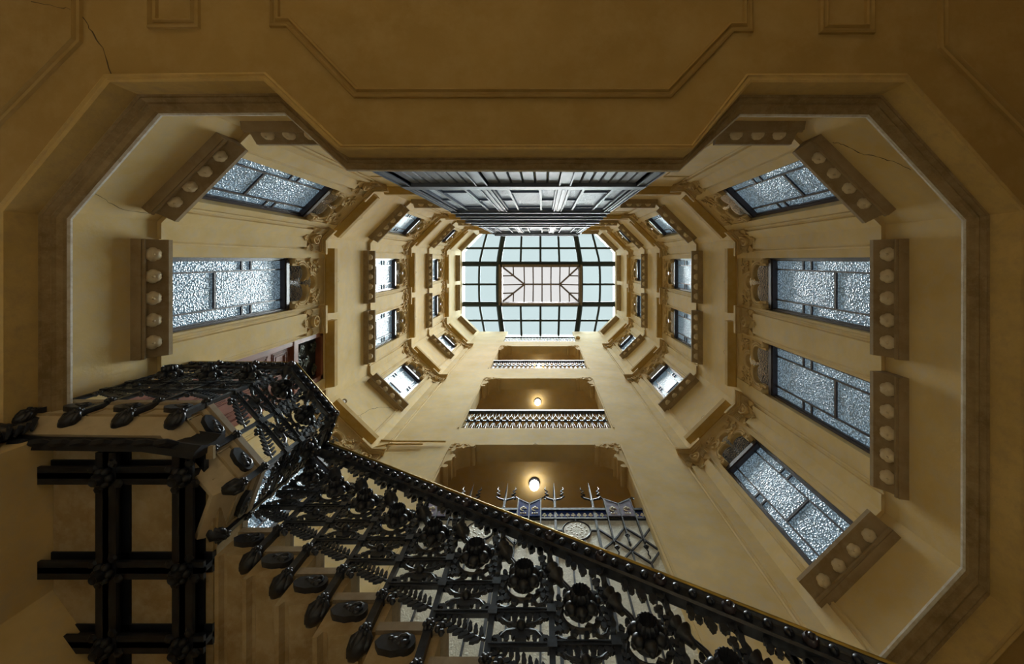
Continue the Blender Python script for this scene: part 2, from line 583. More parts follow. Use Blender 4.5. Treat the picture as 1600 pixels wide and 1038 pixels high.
lb = ob('trim_3', mk('trim', loft([(.97, 600.5), (1.03, 600.5), (1.10, 603), (1.10, 606), (.97, 607.5)]), M['rim_highlight'], sharp=25), None)  # added bead, its pale colour stands in for light catching the rim
tag(lb, 'pale edge with painted-in sky highlight on top of the rim moulding', 'moulding', kind='structure')

# raised bead mouldings on the ceiling
def cp(u, v):
    return ((u - 849) * CEIL / F, (v - 406) * CEIL / F, CEIL)


def bead(path, label, closed=False):
    prof = [(-7, .5), (-6, -4), (-3.5, -5.5), (-1, -1.5), (1, -1.5), (3.5, -5.5), (6, -4), (7, .5)]
    mb = MB().sweep(path, prof, closed)
    mb.moved(0, 0, -CEIL)
    o = ob('panel_moulding', mk('panel_moulding', mb, M['ceil'], sharp=25), ceil_o, (0, 0, CEIL))
    o['label'] = label
    return o


bead([cp(430, -70), cp(430, 36), cp(452, 36), cp(557, 146), cp(1045, 146), cp(1142, 44), cp(1168, 44), cp(1168, -70)], 'moulding of the large cut-corner ceiling panel')
bead([cp(240, -60), cp(240, 38), cp(306, 38), cp(306, -60)], 'moulding of a small square ceiling panel')
bead([cp(1286, -60), cp(1286, 46), cp(1358, 46), cp(1358, -60)], 'moulding of a small square ceiling panel')
bead([cp(-70, -60), cp(-70, 260), cp(6, 182), cp(122, 64), cp(122, -60)], 'moulding of a corner ceiling panel')
bead([cp(1472, -60), cp(1472, 74), cp(1592, 196), cp(1680, 290), cp(1680, -60)], 'moulding of a corner ceiling panel')


def crack(wallobj, pts, r=0.9):
    mb = MB()
    out = []
    rnd = random.Random(len(pts) * 13)
    for i in range(len(pts) - 1):
        for k in range(5):
            f = k / 5
            out.append(tuple(pts[i][j] + (pts[i + 1][j] - pts[i][j]) * f + (rnd.uniform(-1.5, 1.5) if j != pts[0][3] else 0) for j in range(3)))
    out.append(tuple(pts[-1][:3]))
    mb.tube(out, [r * rnd.uniform(.35, 1.1) for _ in out], 4)
    return ob('crack', mk('crack', mb, M['crack']), wallobj)


crack(ceil_o, [(*cp(122, 18), 2), (*cp(140, 45), 2), (*cp(160, 75), 2), (*cp(176, 126), 2)], 1.0)
crack(ceil_o, [(*cp(50, 3), 2), (*cp(100, 12), 2), (*cp(122, 18), 2)], 0.7)


def wall_crack(w, pix, r=0.8):
    """points given as (s along the wall, z)"""
    crack(WALL_OB[w], [(s, 0.0, z, 1) for s, z in pix], r)


def on_wall(w, u, v):
    """intersect the view ray of a picture point with a wall plane -> (s, z)"""
    a = wang(w); p = WALLS[w][0]
    nx, ny = -math.sin(a), math.cos(a)
    dx, dy = (u - 849) / F, (v - 406) / F
    z = (nx * p[0] + ny * p[1]) / (nx * dx + ny * dy)
    x, y = dx * z, dy * z
    return ((x - p[0]) * math.cos(a) + (y - p[1]) * math.sin(a), z)


wall_crack('northeast', [on_wall('northeast', *q) for q in [(1300, 222), (1318, 226), (1345, 240), (1375, 246), (1395, 252), (1424, 266)]])
wall_crack('southwest', [on_wall('southwest', *q) for q in [(562, 650), (578, 640), (596, 636), (612, 638), (626, 648)]])
wall_crack('northwest', [on_wall('northwest', *q) for q in [(146, 302), (170, 316), (200, 330), (232, 334)]], .6)

# hall walls and floor
FZ = -CZ / K
mb = MB().box(-1300, 1200, -1000, 900, FZ - 20, FZ)
tag(ob('floor', mk('floor', mb, M['floor'])), 'pale stone floor of the entrance hall', 'floor', kind='structure')
for nm, bx in (('wall_hall_north', (-1300, 1200, -1000, -980)), ('wall_hall_east', (1180, 1200, -1000, 900)), ('wall_hall_west', (-1300, -1280, -1000, 900))):
    mb = MB().box(*bx, FZ, CEIL + 10)
    tag(ob(nm, mk(nm, mb, M['wall'])), 'ochre plaster wall of the entrance hall, %s side' % nm.split('_')[-1], 'wall', kind='structure')
# south hall wall with its splayed corner behind the stair
for nm, pg, tx in (('wall_hall_landing', [(-760, 246), (-688, 246), (-688, 463), (-760, 480)], 'ochre plaster wall below the stair landing, left side'),
                   ('wall_hall_splay', [(-760, 480), (-688, 463), (-555, 648), (-600, 720)], 'ochre plaster splayed corner wall below the stair landing'),
                   ('wall_hall_south', [(-600, 720), (-555, 648), (1180, 652), (1180, 720)], 'ochre plaster wall the stair flight is built into')):
    tag(ob(nm, mk(nm, MB().prism(pg, FZ, 575, 'xy'), M['wall'])), tx, 'wall', kind='structure')

# ------------------------------------------------------------------ windows
CACHE = {}


def cached(key, fn):
    if key not in CACHE:
        CACHE[key] = fn()
    return CACHE[key]


def melon(r=14.0):
    prof = []
    for i in range(7):
        a = math.radians(90 * i / 6)
        prof.append((max(.4, r * math.cos(a) * (1 if i < 6 else .1)), r * .85 * math.sin(a)))
    return MB().lathe(prof, 24, FACE, rib=lambda th, rr, h: 0.90 + 0.10 * abs(math.cos(3 * th)) ** .4).ball((0, r * .86, 0), 2.4, seg=6, rings=4)


BOSS = mk('boss', melon(13.5), M['boss'], sharp=60)
BOSS_S = mk('boss', melon(12.0), M['boss'], sharp=60)


def sill_mesh(w):
    hw = w / 2 + 33
    mb = MB()
    prof = [(0, 0), (30, 0), (30, -8), (27, -10), (25, -13), (14, -25), (10, -36), (15, -37), (17, -38.5), (17, -42), (14, -43.5), (15, -46), (4, -49), (0, -50)]
    mb.prism([(d, z) for d, z in prof], -hw, hw, 'yz')
    return mk('sill', mb, M['sill'], sharp=30)


def hood_mesh(w):
    hw = w / 2 + 34
    mb = MB()
    prof = [(0, 0), (4, -1), (8, 3), (21, 10), (25, 14), (25, 34), (22, 40), (0, 44)]
    mb.prism([(d, z) for d, z in prof], -hw, hw, 'yz')
    return mk('hood', mb, M['hood'], sharp=25)


def tre_outline(w, grow=0.0):
    k = w / 154.0
    r1 = 27 * k + grow; r2 = 21 * k + grow
    left = arc(-29 * k, 42, r1, 205, 25, 12)
    top = arc(0, 94 + (k - 1) * 10, r2, 238, -58, 14)
    right = [(-x, z) for x, z in reversed(left)]
    return left, top, right


def head_mesh(w):
    left, top, right = tre_outline(w)
    hw = w / 2
    poly = [(-hw, 0), (left[0][0], 0)] + left + top + right + [(right[-1][0], 0), (hw, 0), (hw, HEADH), (-hw, HEADH)]
    mb = MB().prism(poly, -15, -3, 'xz')
    return mk('trefoil_head', mb, M['stone'], sharp=30)


def ring_mesh(w):
    mb = MB()
    for g, r in ((3.5, 3.0), (10.5, 2.6)):
        l, t, rr = tre_outline(w, g)
        for seg in (l[:-2], t[2:-2], rr[2:]):
            mb.tube([(x, -1.5, z) for x, z in seg], r, 6)
    return mk('arch_moulding', mb, M['ring'], sharp=50)


def foliage_mesh(w):
    mb = MB()
    rnd = random.Random(3)
    k = w / 154.0
    for sg in (-1, 1):
        for i in range(26):
            x = sg * rnd.uniform(27 * k, 68 * k); z = rnd.uniform(72, 140)
            if math.hypot(x - sg * 29 * k, z - 42) < 40 * k: continue
            mb.leaf((x, z), rnd.uniform(0, 6.28), rnd.uniform(9, 15), rnd.uniform(5, 8), -4, rnd.uniform(-.5, 4))
        for cx, cz in ((44, 112), (58, 92), (33, 128), (60, 126)):
            mb.tube([(sg * cx * k + 6 * math.cos(a), -2, cz + 6 * math.sin(a)) for a in [i * .7 for i in range(8)]], 1.3, 4)
    return mk('carved_foliage', mb, M['stone'], sharp=50)


def roller_mesh():
    mb = MB()
    T = Matrix.Translation((0, -14, 0)) @ FACE
    mb.lathe([(8, 0), (8, 20), (6, 22), (4, 22), (3.5, 20), (1, 21)], 12, T)
    mb.box(-8, 8, -14, 2, 6, 14)
    return mk('corbel', mb, M['stone'], sharp=40)


ROLLER = roller_mesh()
HOOK = mk('hook', MB().tube([(-7, 1, 0), (0, 1, 8), (7, 1, 0)], .7, 4), M['cable'])


def frame_mesh(w, H, zh):
    hw = w / 2
    mb = MB()
    for sg in (-1, 1):
        mb.box(*sorted((sg * hw, sg * (hw - 6))), -26, -14, -8, zh + 4)
        mb.box(*sorted((sg * (hw - 6), sg * (hw - 9))), -26, -18, -8, H)
    mb.box(-hw, hw, -26, -14, -8, -2)
    return mk('frame', mb, M['winframe'])


def transom_mesh(w, H):
    hw = w / 2 - 5
    mb = MB().box(-hw, hw, -26, -6, H, H + 13)
    mb.box(-hw, hw, -26, -12, H + 13, H + 20)
    mb.box(-hw, hw, -26, -9, H - 4, H)
    return mk('transom', mb, M['winframe'])


def make_window(w, s, wd, lv, key, n, label, group):
    z, zh = LV[lv]
    H = zh - 22
    r = ob('window_%d' % n, None, None, wpos(w, s, z), wang(w))
    tag(r, label, 'window', group, 'structure')
    sl = ob('sill', cached(('sill', wd), lambda: sill_mesh(wd)), r)
    nb = {154: 5, 126: 4, 80: 3}[wd]
    for i in range(nb):
        ob('boss', BOSS if wd == 154 else BOSS_S, sl, ((i - (nb - 1) / 2) * (41 if wd == 154 else 40), 15, -24), tilt=True)
    if w == 'north':
        ob('blind_panel', cached(('blind', wd, lv), lambda: mk('blind_panel', MB().box(-wd / 2, wd / 2, -1, 2, 0, zh).box(-wd / 2, wd / 2, -1, 4, zh, zh + 8), M['wall'])), r)
        ho = ob('hood', cached(('hood', wd), lambda: hood_mesh(wd)), r, (0, 0, zh + HEADH))
        ob('hook', HOOK, ho, (0, 22, 40))
        return r
    ob('frame', cached(('frame', wd, lv), lambda: frame_mesh(wd, H, zh)), r)
    ob('transom', cached(('transom', wd, lv), lambda: transom_mesh(wd, H)), r)
    hw = wd / 2 - 6
    xb = wd * .285
    zb = [0, .07 * H, .40 * H, .61 * H, .69 * H, H]
    # glazing bars
    def gb(key2, x0, x1, z0, z1):
        ob('glazing_bar', cached((key2, wd, lv), lambda: mk('glazing_bar', MB().box(x0, x1, -26, -19, z0, z1), M['winframe'])), r)
    gb('gl', -xb - 2, -xb + 2, 0, H); gb('gr', xb - 2, xb + 2, 0, H)
    if lv < 3:
        gb('gb', -hw, hw, zb[1] - 2.5, zb[1] + 2.5)
        gb('gc', -xb, xb, zb[2] - 3, zb[2] + 3)
        for i, zz in enumerate((zb[3], zb[4])):
            gb('gsl%d' % i, -hw, -xb, zz - 2.5, zz + 2.5); gb('gsr%d' % i, xb, hw, zz - 2.5, zz + 2.5)
    def pane(key2, x0, x1, z0, z1, m='glass'):
        ob('pane', cached((key2, wd, lv), lambda: mk('pane', MB().box(x0, x1, -26, -23, z0, z1), M[m])), r)
    if lv < 3:
        pane('p0', -hw, -xb, 0, zb[1]); pane('p1', -xb, xb, 0, zb[1]); pane('p2', xb, hw, 0, zb[1])
        pane('p3', -xb, xb, zb[1], zb[2]); pane('p4', -xb, xb, zb[2], H)
        for i in range(3):
            q = (zb[1], zb[3], zb[4], H)
            pane('pl%d' % i, -hw, -xb, q[i], q[i + 1]); pane('pr%d' % i, xb, hw, q[i], q[i + 1])
    else:
        pane('p0', -hw, -xb, 0, H); pane('p1', -xb, xb, 0, H); pane('p2', xb, hw, 0, H)
    ob('transom_pane', cached(('tp', wd, lv), lambda: mk('transom_pane', MB().box(-wd / 2, wd / 2, -26, -23, H, zh + 130), M['glassshade'])), r)
    hd = ob('trefoil_head', cached(('head', wd), lambda: head_mesh(wd)), r, (0, 0, zh))
    ob('arch_moulding', cached(('ring', wd), lambda: ring_mesh(wd)), hd)
    ob('carved_foliage', cached(('fol', wd), lambda: foliage_mesh(wd)), hd)
    for sg in (-1, 1):
        ob('corbel', ROLLER, r, (sg * (wd / 2 - 9), 0, zh + 2))
    ho = ob('hood', cached(('hood', wd), lambda: hood_mesh(wd)), r, (0, 0, zh + HEADH))
    ob('hook', HOOK, ho, (0, 22, 40))
    return r


ROW = {1: 'lowest', 2: 'middle', 3: 'topmost'}
WTXT = {('west', 'a'): 'left wall, nearer the grey lift bay', ('west', 'b'): 'left wall, nearer the galleries',
        ('east', 'a'): 'right wall, nearer the grey lift bay', ('east', 'b'): 'right wall, nearer the galleries',
        ('northwest', 'a'): 'diagonal wall left of the lift bay', ('northeast', 'a'): 'diagonal wall right of the lift bay',
        ('southwest', 'a'): 'diagonal wall left of the galleries', ('southeast', 'a'): 'diagonal wall right of the galleries',
        ('north', 'a'): 'wall tight beside the lift bay, left side', ('north', 'b'): 'wall tight beside the lift bay, right side'}
for n, (w, s, wd, lv, key) in enumerate(WIN, 1):
    make_window(w, s, wd, lv, key, n, ('%s blind window with bossed sill, %s' if w == 'north' else '%s trefoil-headed frosted window, %s') % (ROW[lv], WTXT[(w, key)]), 'trefoil windows of the stairwell')

# narrow sills just under the skylight
for w, ss in (('west', (s_west(72), s_west(324))), ('east', (s_east(72), s_east(324))), ('northwest', (wlen('northwest') / 2,)), ('northeast', (wlen('northeast') / 2,)),
              ('southwest', (wlen('southwest') / 2,)), ('southeast', (wlen('southeast') / 2,)), ('north', (96, 970))):
    for s in ss:
        wd = 154 if w in ('west', 'east') else 80 if w == 'north' else 126
        ob('window_sill', cached(('sill', wd), lambda: sill_mesh(wd)), WALL_OB[w], (s, 0, 3425))


# pilasters and capitals
def capital_geo():
    mb = MB()
    mb.box(-46, 46, 0, 17, 100, 110)
    mb.box(-43, 43, 0, 13, 94, 100)
    mb.box(-40, 40, 0, 10, 89, 94)
    mb.prism([(-40, 90), (-40, 22), (-35, 14), (-29, 28), (-20, 40), (-11, 14), (0, 2), (11, 14), (20, 40), (29, 28), (35, 14), (40, 22), (40, 90)], 0, 5, 'xz')
    T = Matrix.Translation((0, 4, 62)) @ FACE
    mb.lathe([(19, 0), (19, 5), (17, 8), (14, 8), (12, 4), (7, 4), (6, 8), (3, 10), (.5, 10)], 20, T)
    for sg in (-1, 1):
        for i in range(6):
            x = 20 + i * 3.8
            mb.bar((sg * (x - 2 + i * .2), 84), (sg * (x + i * .3), 44 - 3 * abs(i - 3) + 6), 1.9, 4, 9)
        mb.ball((sg * 35, 5, 17), 5, (1, .8, 1), 6, 4)
        mb.tube([(sg * 35 + 4 * math.cos(a), 7, 17 + 4 * math.sin(a)) for a in [j * .9 for j in range(7)]], 1.2, 4)
    mb.ball((0, 5, 8), 6, (1.2, .7, 1), 6, 4)
    for a in (150, 90, 30, 210, 330):
        mb.leaf((0, 16), math.radians(a), 13, 7, 3, 7)
    mb.v = [(x, y * 1.45, z) for x, y, z in mb.v]
    return mb


def strip_geo(h):
    mb = MB()
    prof = [(-43, 0), (-43, 3), (-39, 5), (-36, 3), (-33, 3), (-31, 8), (31, 8), (33, 3), (36, 3), (39, 5), (43, 3), (43, 0)]
    mb.prism(prof, 0, h, 'xy')
    return mb


for lv in (1, 2, 3):
    z, zh = LV[lv]
    zc = z + zh + HEADH - 30 - 110
    for w, s in (('west', s_west(198)), ('east', s_east(198))):
        if w == 'west' and lv == 1:
            pass
        p = ob('pilaster', cached(('strip', lv), lambda: mk('pilaster', strip_geo(zc + 22 - z), M['wall'], sharp=25)), WALL_OB[w], (s, 0, z))
        ob('capital', cached('cap', lambda: mk('capital', capital_geo(), M['stone'], sharp=40)), p, (0, 0, zc - z))
    for i, w in enumerate(ORDER):
        w2 = ORDER[(i + 1) % 8]
        fold = (wang(w2) - wang(w)) % (2 * math.pi)
        fk = round(fold, 3)
        dn = z - {1: 606, 2: 1330, 3: 2190}[lv] if 'south' in (w, w2) else 0
        p = ob('pilaster', cached(('fstrip', lv, fk, dn), lambda: mk('pilaster', strip_geo(zc + 22 - z + dn).moved(0, 0, -dn), M['wall'], sharp=25, fold=fold)), WALL_OB[w], (wlen(w), 0, z))
        ob('capital', cached(('fcap', fk), lambda: mk('capital', capital_geo(), M['stone'], sharp=40, fold=fold)), p, (0, 0, zc - z))

# ------------------------------------------------------------------ the red door on the left wall
dr = ob('door_1', None, None, wpos('west', DOOR_S, 622), wang('west'))
tag(dr, 'red-brown wooden door with bronze grille transom on the left wall behind the railing', 'door', kind='structure')
hw = DOOR_W / 2
DH = DOOR_TOP - 622
mb = MB()
for sg in (-1, 1):
    mb.box(*sorted((sg * hw, sg * (hw - 14))), -26, -4, 0, DH)
mb.box(-hw, hw, -26, -4, DH - 14, DH); mb.box(-hw, hw, -26, -2, 570, 590)
ob('door_frame', mk('door_frame', mb, M['door']), dr)
for sg in (-1, 1):
    x0, x1 = sorted((sg * (hw - 14), sg * .8))
    leaf = ob('door_leaf', mk('door_leaf', MB().box(x0, x1, -24, -14, 0, 570), M['door']), dr)
    for (a, b) in ((20, 170), (190, 470), (490, 555)):
        mb = MB()
        for q in range(4):
            e = q * 4
            if x1 - x0 > 2 * e + 14 and b - a > 2 * e + 14:
                for bx in ((x0 + 6 + e, x1 - 6 - e, a + e, a + e + 2), (x0 + 6 + e, x1 - 6 - e, b - e - 2, b - e), (x0 + 6 + e, x0 + 8 + e, a + e, b - e), (x1 - 8 - e, x1 - 6 - e, a + e, b - e)):
                    mb.box(bx[0], bx[1], -14, -12 + (q % 2), bx[2], bx[3])
        ob('door_panel', mk('door_panel', mb, M['door']), leaf)
mb = MB()
rnd = random.Random(11)
for cx, cz in ((-38, 625), (0, 650), (38, 625), (-38, 690), (38, 690), (0, 610)):
    mb.tube([(cx + (16 - i * 1.1) * math.cos(i * .8 + cx), -14, cz + (16 - i * 1.1) * math.sin(i * .8 + cx)) for i in range(14)], 2.2, 5)
    for i in range(7):
        mb.leaf((cx, cz), rnd.uniform(0, 6.28), 20, 9, -18, -13)
ob('grille', mk('grille', mb, M['grille']), dr)
ob('transom_pane', mk('transom_pane', MB().box(-hw + 14, hw - 14, -26, -22, 590, DH - 14), M['dark']), dr)
ho = ob('hood', hood_mesh(DOOR_W), dr, (0, 0, 1357 - 622))
mb = MB().box(-hw, hw, -60, -26, 0, DH)
ob('door_back', mk('door_back', mb, M['dark']), dr)

# ------------------------------------------------------------------ galleries behind the gallery wall
GB0, GB1 = 712, 1060
GC = [1461, 2300, 3090]
for i in range(3):
    zf, zc = FLOORS[i], GC[i]
    mb = MB()
    mb.box(-460, -440, GB0 - 45, GB1, zf, zc)
    mb.box(380, 400, GB0 - 45, GB1, zf, zc)
    mb.box(-460, 400, GB1, GB1 + 20, zf, zc)
    mb.box(-460, 400, GB0 - 3, GB0 - 1, zc - 60, zc)
    o = ob('wall_gallery_%d' % (i + 1), mk('wall_gallery', mb, M['wall']))
    tag(o, 'ochre inner walls of the %s gallery' % ('lowest', 'middle', 'upper')[i], 'wall', kind='structure')
    mb = MB().box(-460, 400, 653, GB1 + 20, zc, FLOORS[i + 1])
    o = ob('ceiling_gallery_%d' % (i + 1), mk('ceiling_gallery', mb, M['wall']))
    tag(o, 'plain ochre ceiling of the %s gallery with a globe lamp' % ('lowest', 'middle', 'upper')[i], 'ceiling', kind='structure')
mb = MB().box(-460, 400, 705, GB1 + 20, 575, 622)
tag(ob('floor_gallery', mk('floor_gallery', mb, M['floor'])), 'stone floor of the lowest gallery behind the glazed screen', 'floor', kind='structure')
mb = MB().box(-460, -440, 705, 1060, 3160, 3600).box(380, 400, 705, 1060, 3160, 3600).box(-460, 400, 1040, 1060, 3160, 3600).box(-460, 400, 735, 1060, 3580, 3600)
tag(ob('wall_gallery_4', mk('wall_gallery', mb, M['wall'])), 'ochre walls of the uppermost gallery under the skylight', 'wall', kind='structure')


# corbelled corners of the openings (children of the gallery wall; local x = 510 - a, local y = 645 - b)
def corbel_geo(k):
    mb = MB()
    poly = [(0, 0), (70, 0), (70, -14), (64, -26), (57, -30)] + arc(57, -74, 40, 90, 180, 9) + [(24, -80), (26, -92), (20, -100)] + arc(22, -136, 18, 95, 180, 6) + [(4, -150), (0, -168)]
    mb.prism([(x, z * k) for x, z in poly], -60, 5, 'xz')
    mb.lathe([(8, 0), (8, 62)], 12, Matrix.Translation((64, -60, -22 * k)) @ FACE)
    mb.lathe([(9, 0), (9, 64)], 12, Matrix.Translation((9, -60, -150 * k)) @ FACE)
    mb.lathe([(6, 0), (6, 62)], 12, Matrix.Translation((22, -60, -92 * k)) @ FACE)
    rnd = random.Random(5)
    for i in range(34):
        x = rnd.uniform(4, 58); z = -rnd.uniform(6, 70 - x * .75)
        mb.leaf((x, z * k), rnd.uniform(0, 6.28), 13, 7, 4, rnd.uniform(6.5, 9))
    mb.tube([(x, 5, z * k) for x, z in arc(57, -74, 44, 92, 178, 9)], 3, 6)
    mb.v = [(x * 1.18, y, z) for x, y, z in mb.v]
    return mb


for (lv, z0, z1) in OPEN[:3]:
    k = 1.0 if lv == 1 else .9
    ob('corbel', cached(('cb', k, 0), lambda: mk('corbel', corbel_geo(k), M['stone'], sharp=30)), WALL_OB['south'], (BR2[0] - OA1, 0, z1))
    ob('corbel', cached(('cb', k, 1), lambda: mk('corbel', corbel_geo(k).mirrored(), M['stone'], sharp=30)), WALL_OB['south'], (BR2[0] - OA0, 0, z1))
    ob('hook', HOOK, WALL_OB['south'], (BR2[0] + 28, 0, z1))
    jm = cached(('jamb', lv), lambda: mk('jamb_moulding', MB().box(-3, 3, 0, 3, z0, z1), M['wall']))
    for a in (OA0 - 8, OA1 + 8):
        ob('jamb_moulding', jm, WALL_OB['south'], (BR2[0] - a, 0, 0))


# lamps
def lamp(z, label):
    r = root('ceiling_lamp', (-33, 818, z))
    tag(r, label, 'lamp', 'globe lamps on the gallery ceilings')
    part(r, 'base', MB().lathe([(20, 0), (20, -5), (16, -8)], 16, Matrix.Translation((-33, 818, z))), M['iron'])
    prof = [(3, -34), (10, -33), (15, -29), (17.5, -21), (17, -13), (13, -6)]
    part(r, 'globe', MB().lathe(prof, 20, Matrix.Translation((-33, 818, z))), M['lamp'], sharp=80)
    return r


lamp(GC[0], 'lit white globe lamp above the glazed screen, largest of the three')
lamp(GC[1], 'lit white globe lamp above the lower open balustrade')
lamp(GC[2], 'small lit globe lamp behind the upper open balustrade')


# balustrades of the upper galleries
def baluster_mesh(h):
    mb = MB().lathe([(4.5, 0), (4.5, 3), (2, 6), (1.7, h * .38), (3, h * .42), (7, h * .47), (8, h * .5), (7, h * .53), (3, h * .58), (1.7, h * .62), (2, h - 10), (4.5, h - 4), (4.5, h)], 8)
    for sg in (-1, 1):
        mb.tube([(sg * 2, 0, h * .62), (sg * 7, 0, h * .72), (sg * 12, 0, h * .80), (sg * 13, 0, h * .93)], 1.2, 4)
        mb.tube([(sg * 2, 0, h * .38), (sg * 6, 0, h * .28), (sg * 10, 0, h * .12)], 1.0, 4)
        mb.leaf((sg * 5, h * .5), 0 if sg > 0 else math.pi, 8, 10, -2, 2)
    return mk('baluster', mb, M['iron'], sharp=50)


for i, (zb, zt, lab) in enumerate(((1540, 1728, 'black iron balustrade with thin balusters, lower of the open galleries'),
                                   (2380, 2578, 'black iron balustrade with thin balusters, upper of the open galleries'),
                                   (3164, 3375, 'black iron balustrade right below the skylight edge'))):
    r = root('balustrade', (-28, 652, zb))
    tag(r, lab, 'balustrade', 'gallery balustrades')
    part(r, 'top_rail', MB().box(OA0, OA1, 651, 667, zt - 12, zt).box(OA0, OA1, 654, 664, zt - 17, zt - 12), M['iron'])
    part(r, 'bottom_rail', MB().box(OA0, OA1, 654, 664, zb, zb + 6), M['iron'])
    nb = 22
    me = baluster_mesh(zt - zb - 20)
    for k in range(nb):
        a = OA0 + (OA1 - OA0) * (k + .5) / nb
        ob('baluster', me, r, (a + 28, 7, 5))
mb = MB().ball((0, 0, 0), 20, (1, .8, 1), 10, 7)
for i in range(20):
    rr = random.Random(i)
    mb.ball((rr.uniform(-17, 17), -12 + rr.uniform(-3, 3), rr.uniform(-17, 17)), 5, seg=6, rings=4)
o = ob('plaster_boss', mk('plaster_boss', mb, M['stone'], sharp=60), WALL_OB['south'], (BR2[0] - 284, 8, 3270))

# ------------------------------------------------------------------ glazed screen in the lowest gallery
SB = 668
sc = root('glazed_screen', (-28, SB, 622))
tag(sc, 'wrought iron screen with etched glass, blue tiles and trident finials', 'screen')


def sp(u, v):
    z = SB * F / (v - 406)
    return ((u - 849) * z / F, z)


def sbar(name, p, q, w, d0=-3, d1=3, m='iron'):
    mb = MB().bar(p, q, w, d0, d1).moved(0, SB, 0)
    return part(sc, name, mb, M[m])


PX = [-207, -106, 31, 134]
ZT = 1062
for a in PX:
    pst = part(sc, 'post', MB().box(a - 3, a + 3, SB - 4, SB + 4, 622, 1100).lathe([(5, 0), (6, 4), (5, 8)], 8, Matrix.Translation((a, SB, ZT))).ball((a, SB, 1100), 5, (1, 1, 1.6), 8, 5), M['iron'])
    mb = MB()
    mb.lathe([(4.5, 0), (3.6, 18), (2.6, 50), (.6, 92)], 6, Matrix.Translation((a, SB, 1098)), rib=lambda th, r, h: 1 + .3 * math.sin(3 * th + h * .35))
    for sg in (-1, 1):
        pts = [(a + sg * 3, SB, 1106), (a + sg * 18, SB, 1112), (a + sg * 27, SB, 1122), (a + sg * 17, SB, 1129), (a + sg * 26, SB, 1138), (a + sg * 19, SB, 1146), (a + sg * 27, SB, 1156), (a + sg * 25, SB, 1170)]
        mb.tube(pts, [2.6, 2.6, 2.6, 2.4, 2.3, 2.1, 1.8, .5], 5)
    x, y, z = ORG[sc.name]
    mb.moved(-x, -y, -z)
    ob('trident', mk('trident', mb, M['iron']), pst)
sbar('top_bar', (OA0, 1058), (OA1, 1058), 8, -6, 6)
sbar('bottom_bar', (OA0, 1022), (OA1, 1022), 6, -5, 5)
tb = sbar('tile_band', (OA0, 1039), (OA1, 1039), 30, -2, 2, 'bluetile')
mb = MB()
a = OA0 + 8
while a < OA1 - 4:
    for dx, dz in ((-3.2, -3), (3.2, -3), (0, 3)):
        mb.lathe([(3, 0), (3, 1)], 8, Matrix.Translation((a + dx - ORG[sc.name][0], -2 - .0, 1039 + dz - 622)) @ Matrix.Rotation(math.radians(90), 4, 'X'))
    mb.box(a - 1 + 28, a + 1 + 28, -3, -2, 1029 - 622, 1036 - 622)
    a += 15
o = ob('tile_motif', mk('tile_motif', mb, M['cream']), tb); o['kind'] = 'stuff'


def gable(a0, a1, mat, key):
    mid = (a0 + a1) / 2
    for i, (x0, x1) in enumerate(((a0, mid), (mid, a1))):
        hi, lo = 1096, 1074
        zz = (hi, lo) if i == 0 else (lo, hi)
        t = part(sc, 'tile', MB().prism([(x0 + 1.5, 1026), (x1 - 1.5, 1026), (x1 - 1.5, zz[1]), (x0 + 1.5, zz[0])], SB - 8, SB - 5, 'xz'), mat)
        mb = MB()
        cx = (x0 + x1) / 2
        mb.tube([(cx + 8 * math.cos(q * .6), SB - 8.5, 1053 + 8 * math.sin(q * .6)) for q in range(9)], 1.6, 4)
        for q in range(3):
            mb.ball((cx + 4 * math.cos(q * 2.1 + 1.57), SB - 8.5, 1058 + 4 * math.sin(q * 2.1 + 1.57)), 3.2, (1, .4, 1), 6, 4)
        for q in (-6, 0, 6):
            mb.ball((cx + q, SB - 8.5, 1035), 2.4, (1, .4, 1.3), 6, 4)
        x, y, z = ORG[sc.name]
        mb.moved(-x, -y, -z)
        ob('tile_motif', mk('tile_motif', mb, M['cream']), t)
        sbar('gable_bar', (x0, zz[0] + 2), (x1, zz[1] + 2), 4, -9, 0)
    for x in (a0, mid, a1):
        sbar('glazing_bar', (x, 930), (x, 1096 if x != mid else 1074), 3, -9, 2)
    for x, sg in ((a0, -1), (a1, 1)):
        mb = MB().tube([(x, SB - 4, 1094), (x + sg * 2, SB - 4, 1106), (x + sg * 8, SB - 4, 1112), (x + sg * 14, SB - 4, 1108), (x + sg * 12, SB - 4, 1102), (x + sg * 8, SB - 4, 1104)], 1.8, 5)
        part(sc, 'scroll', mb, M['iron'])


gable(-68, -7, M['bluetile'], 'a')
gable(166, 238, M['lilac'], 'b')
gable(-313, -241, M['lilac'], 'c')
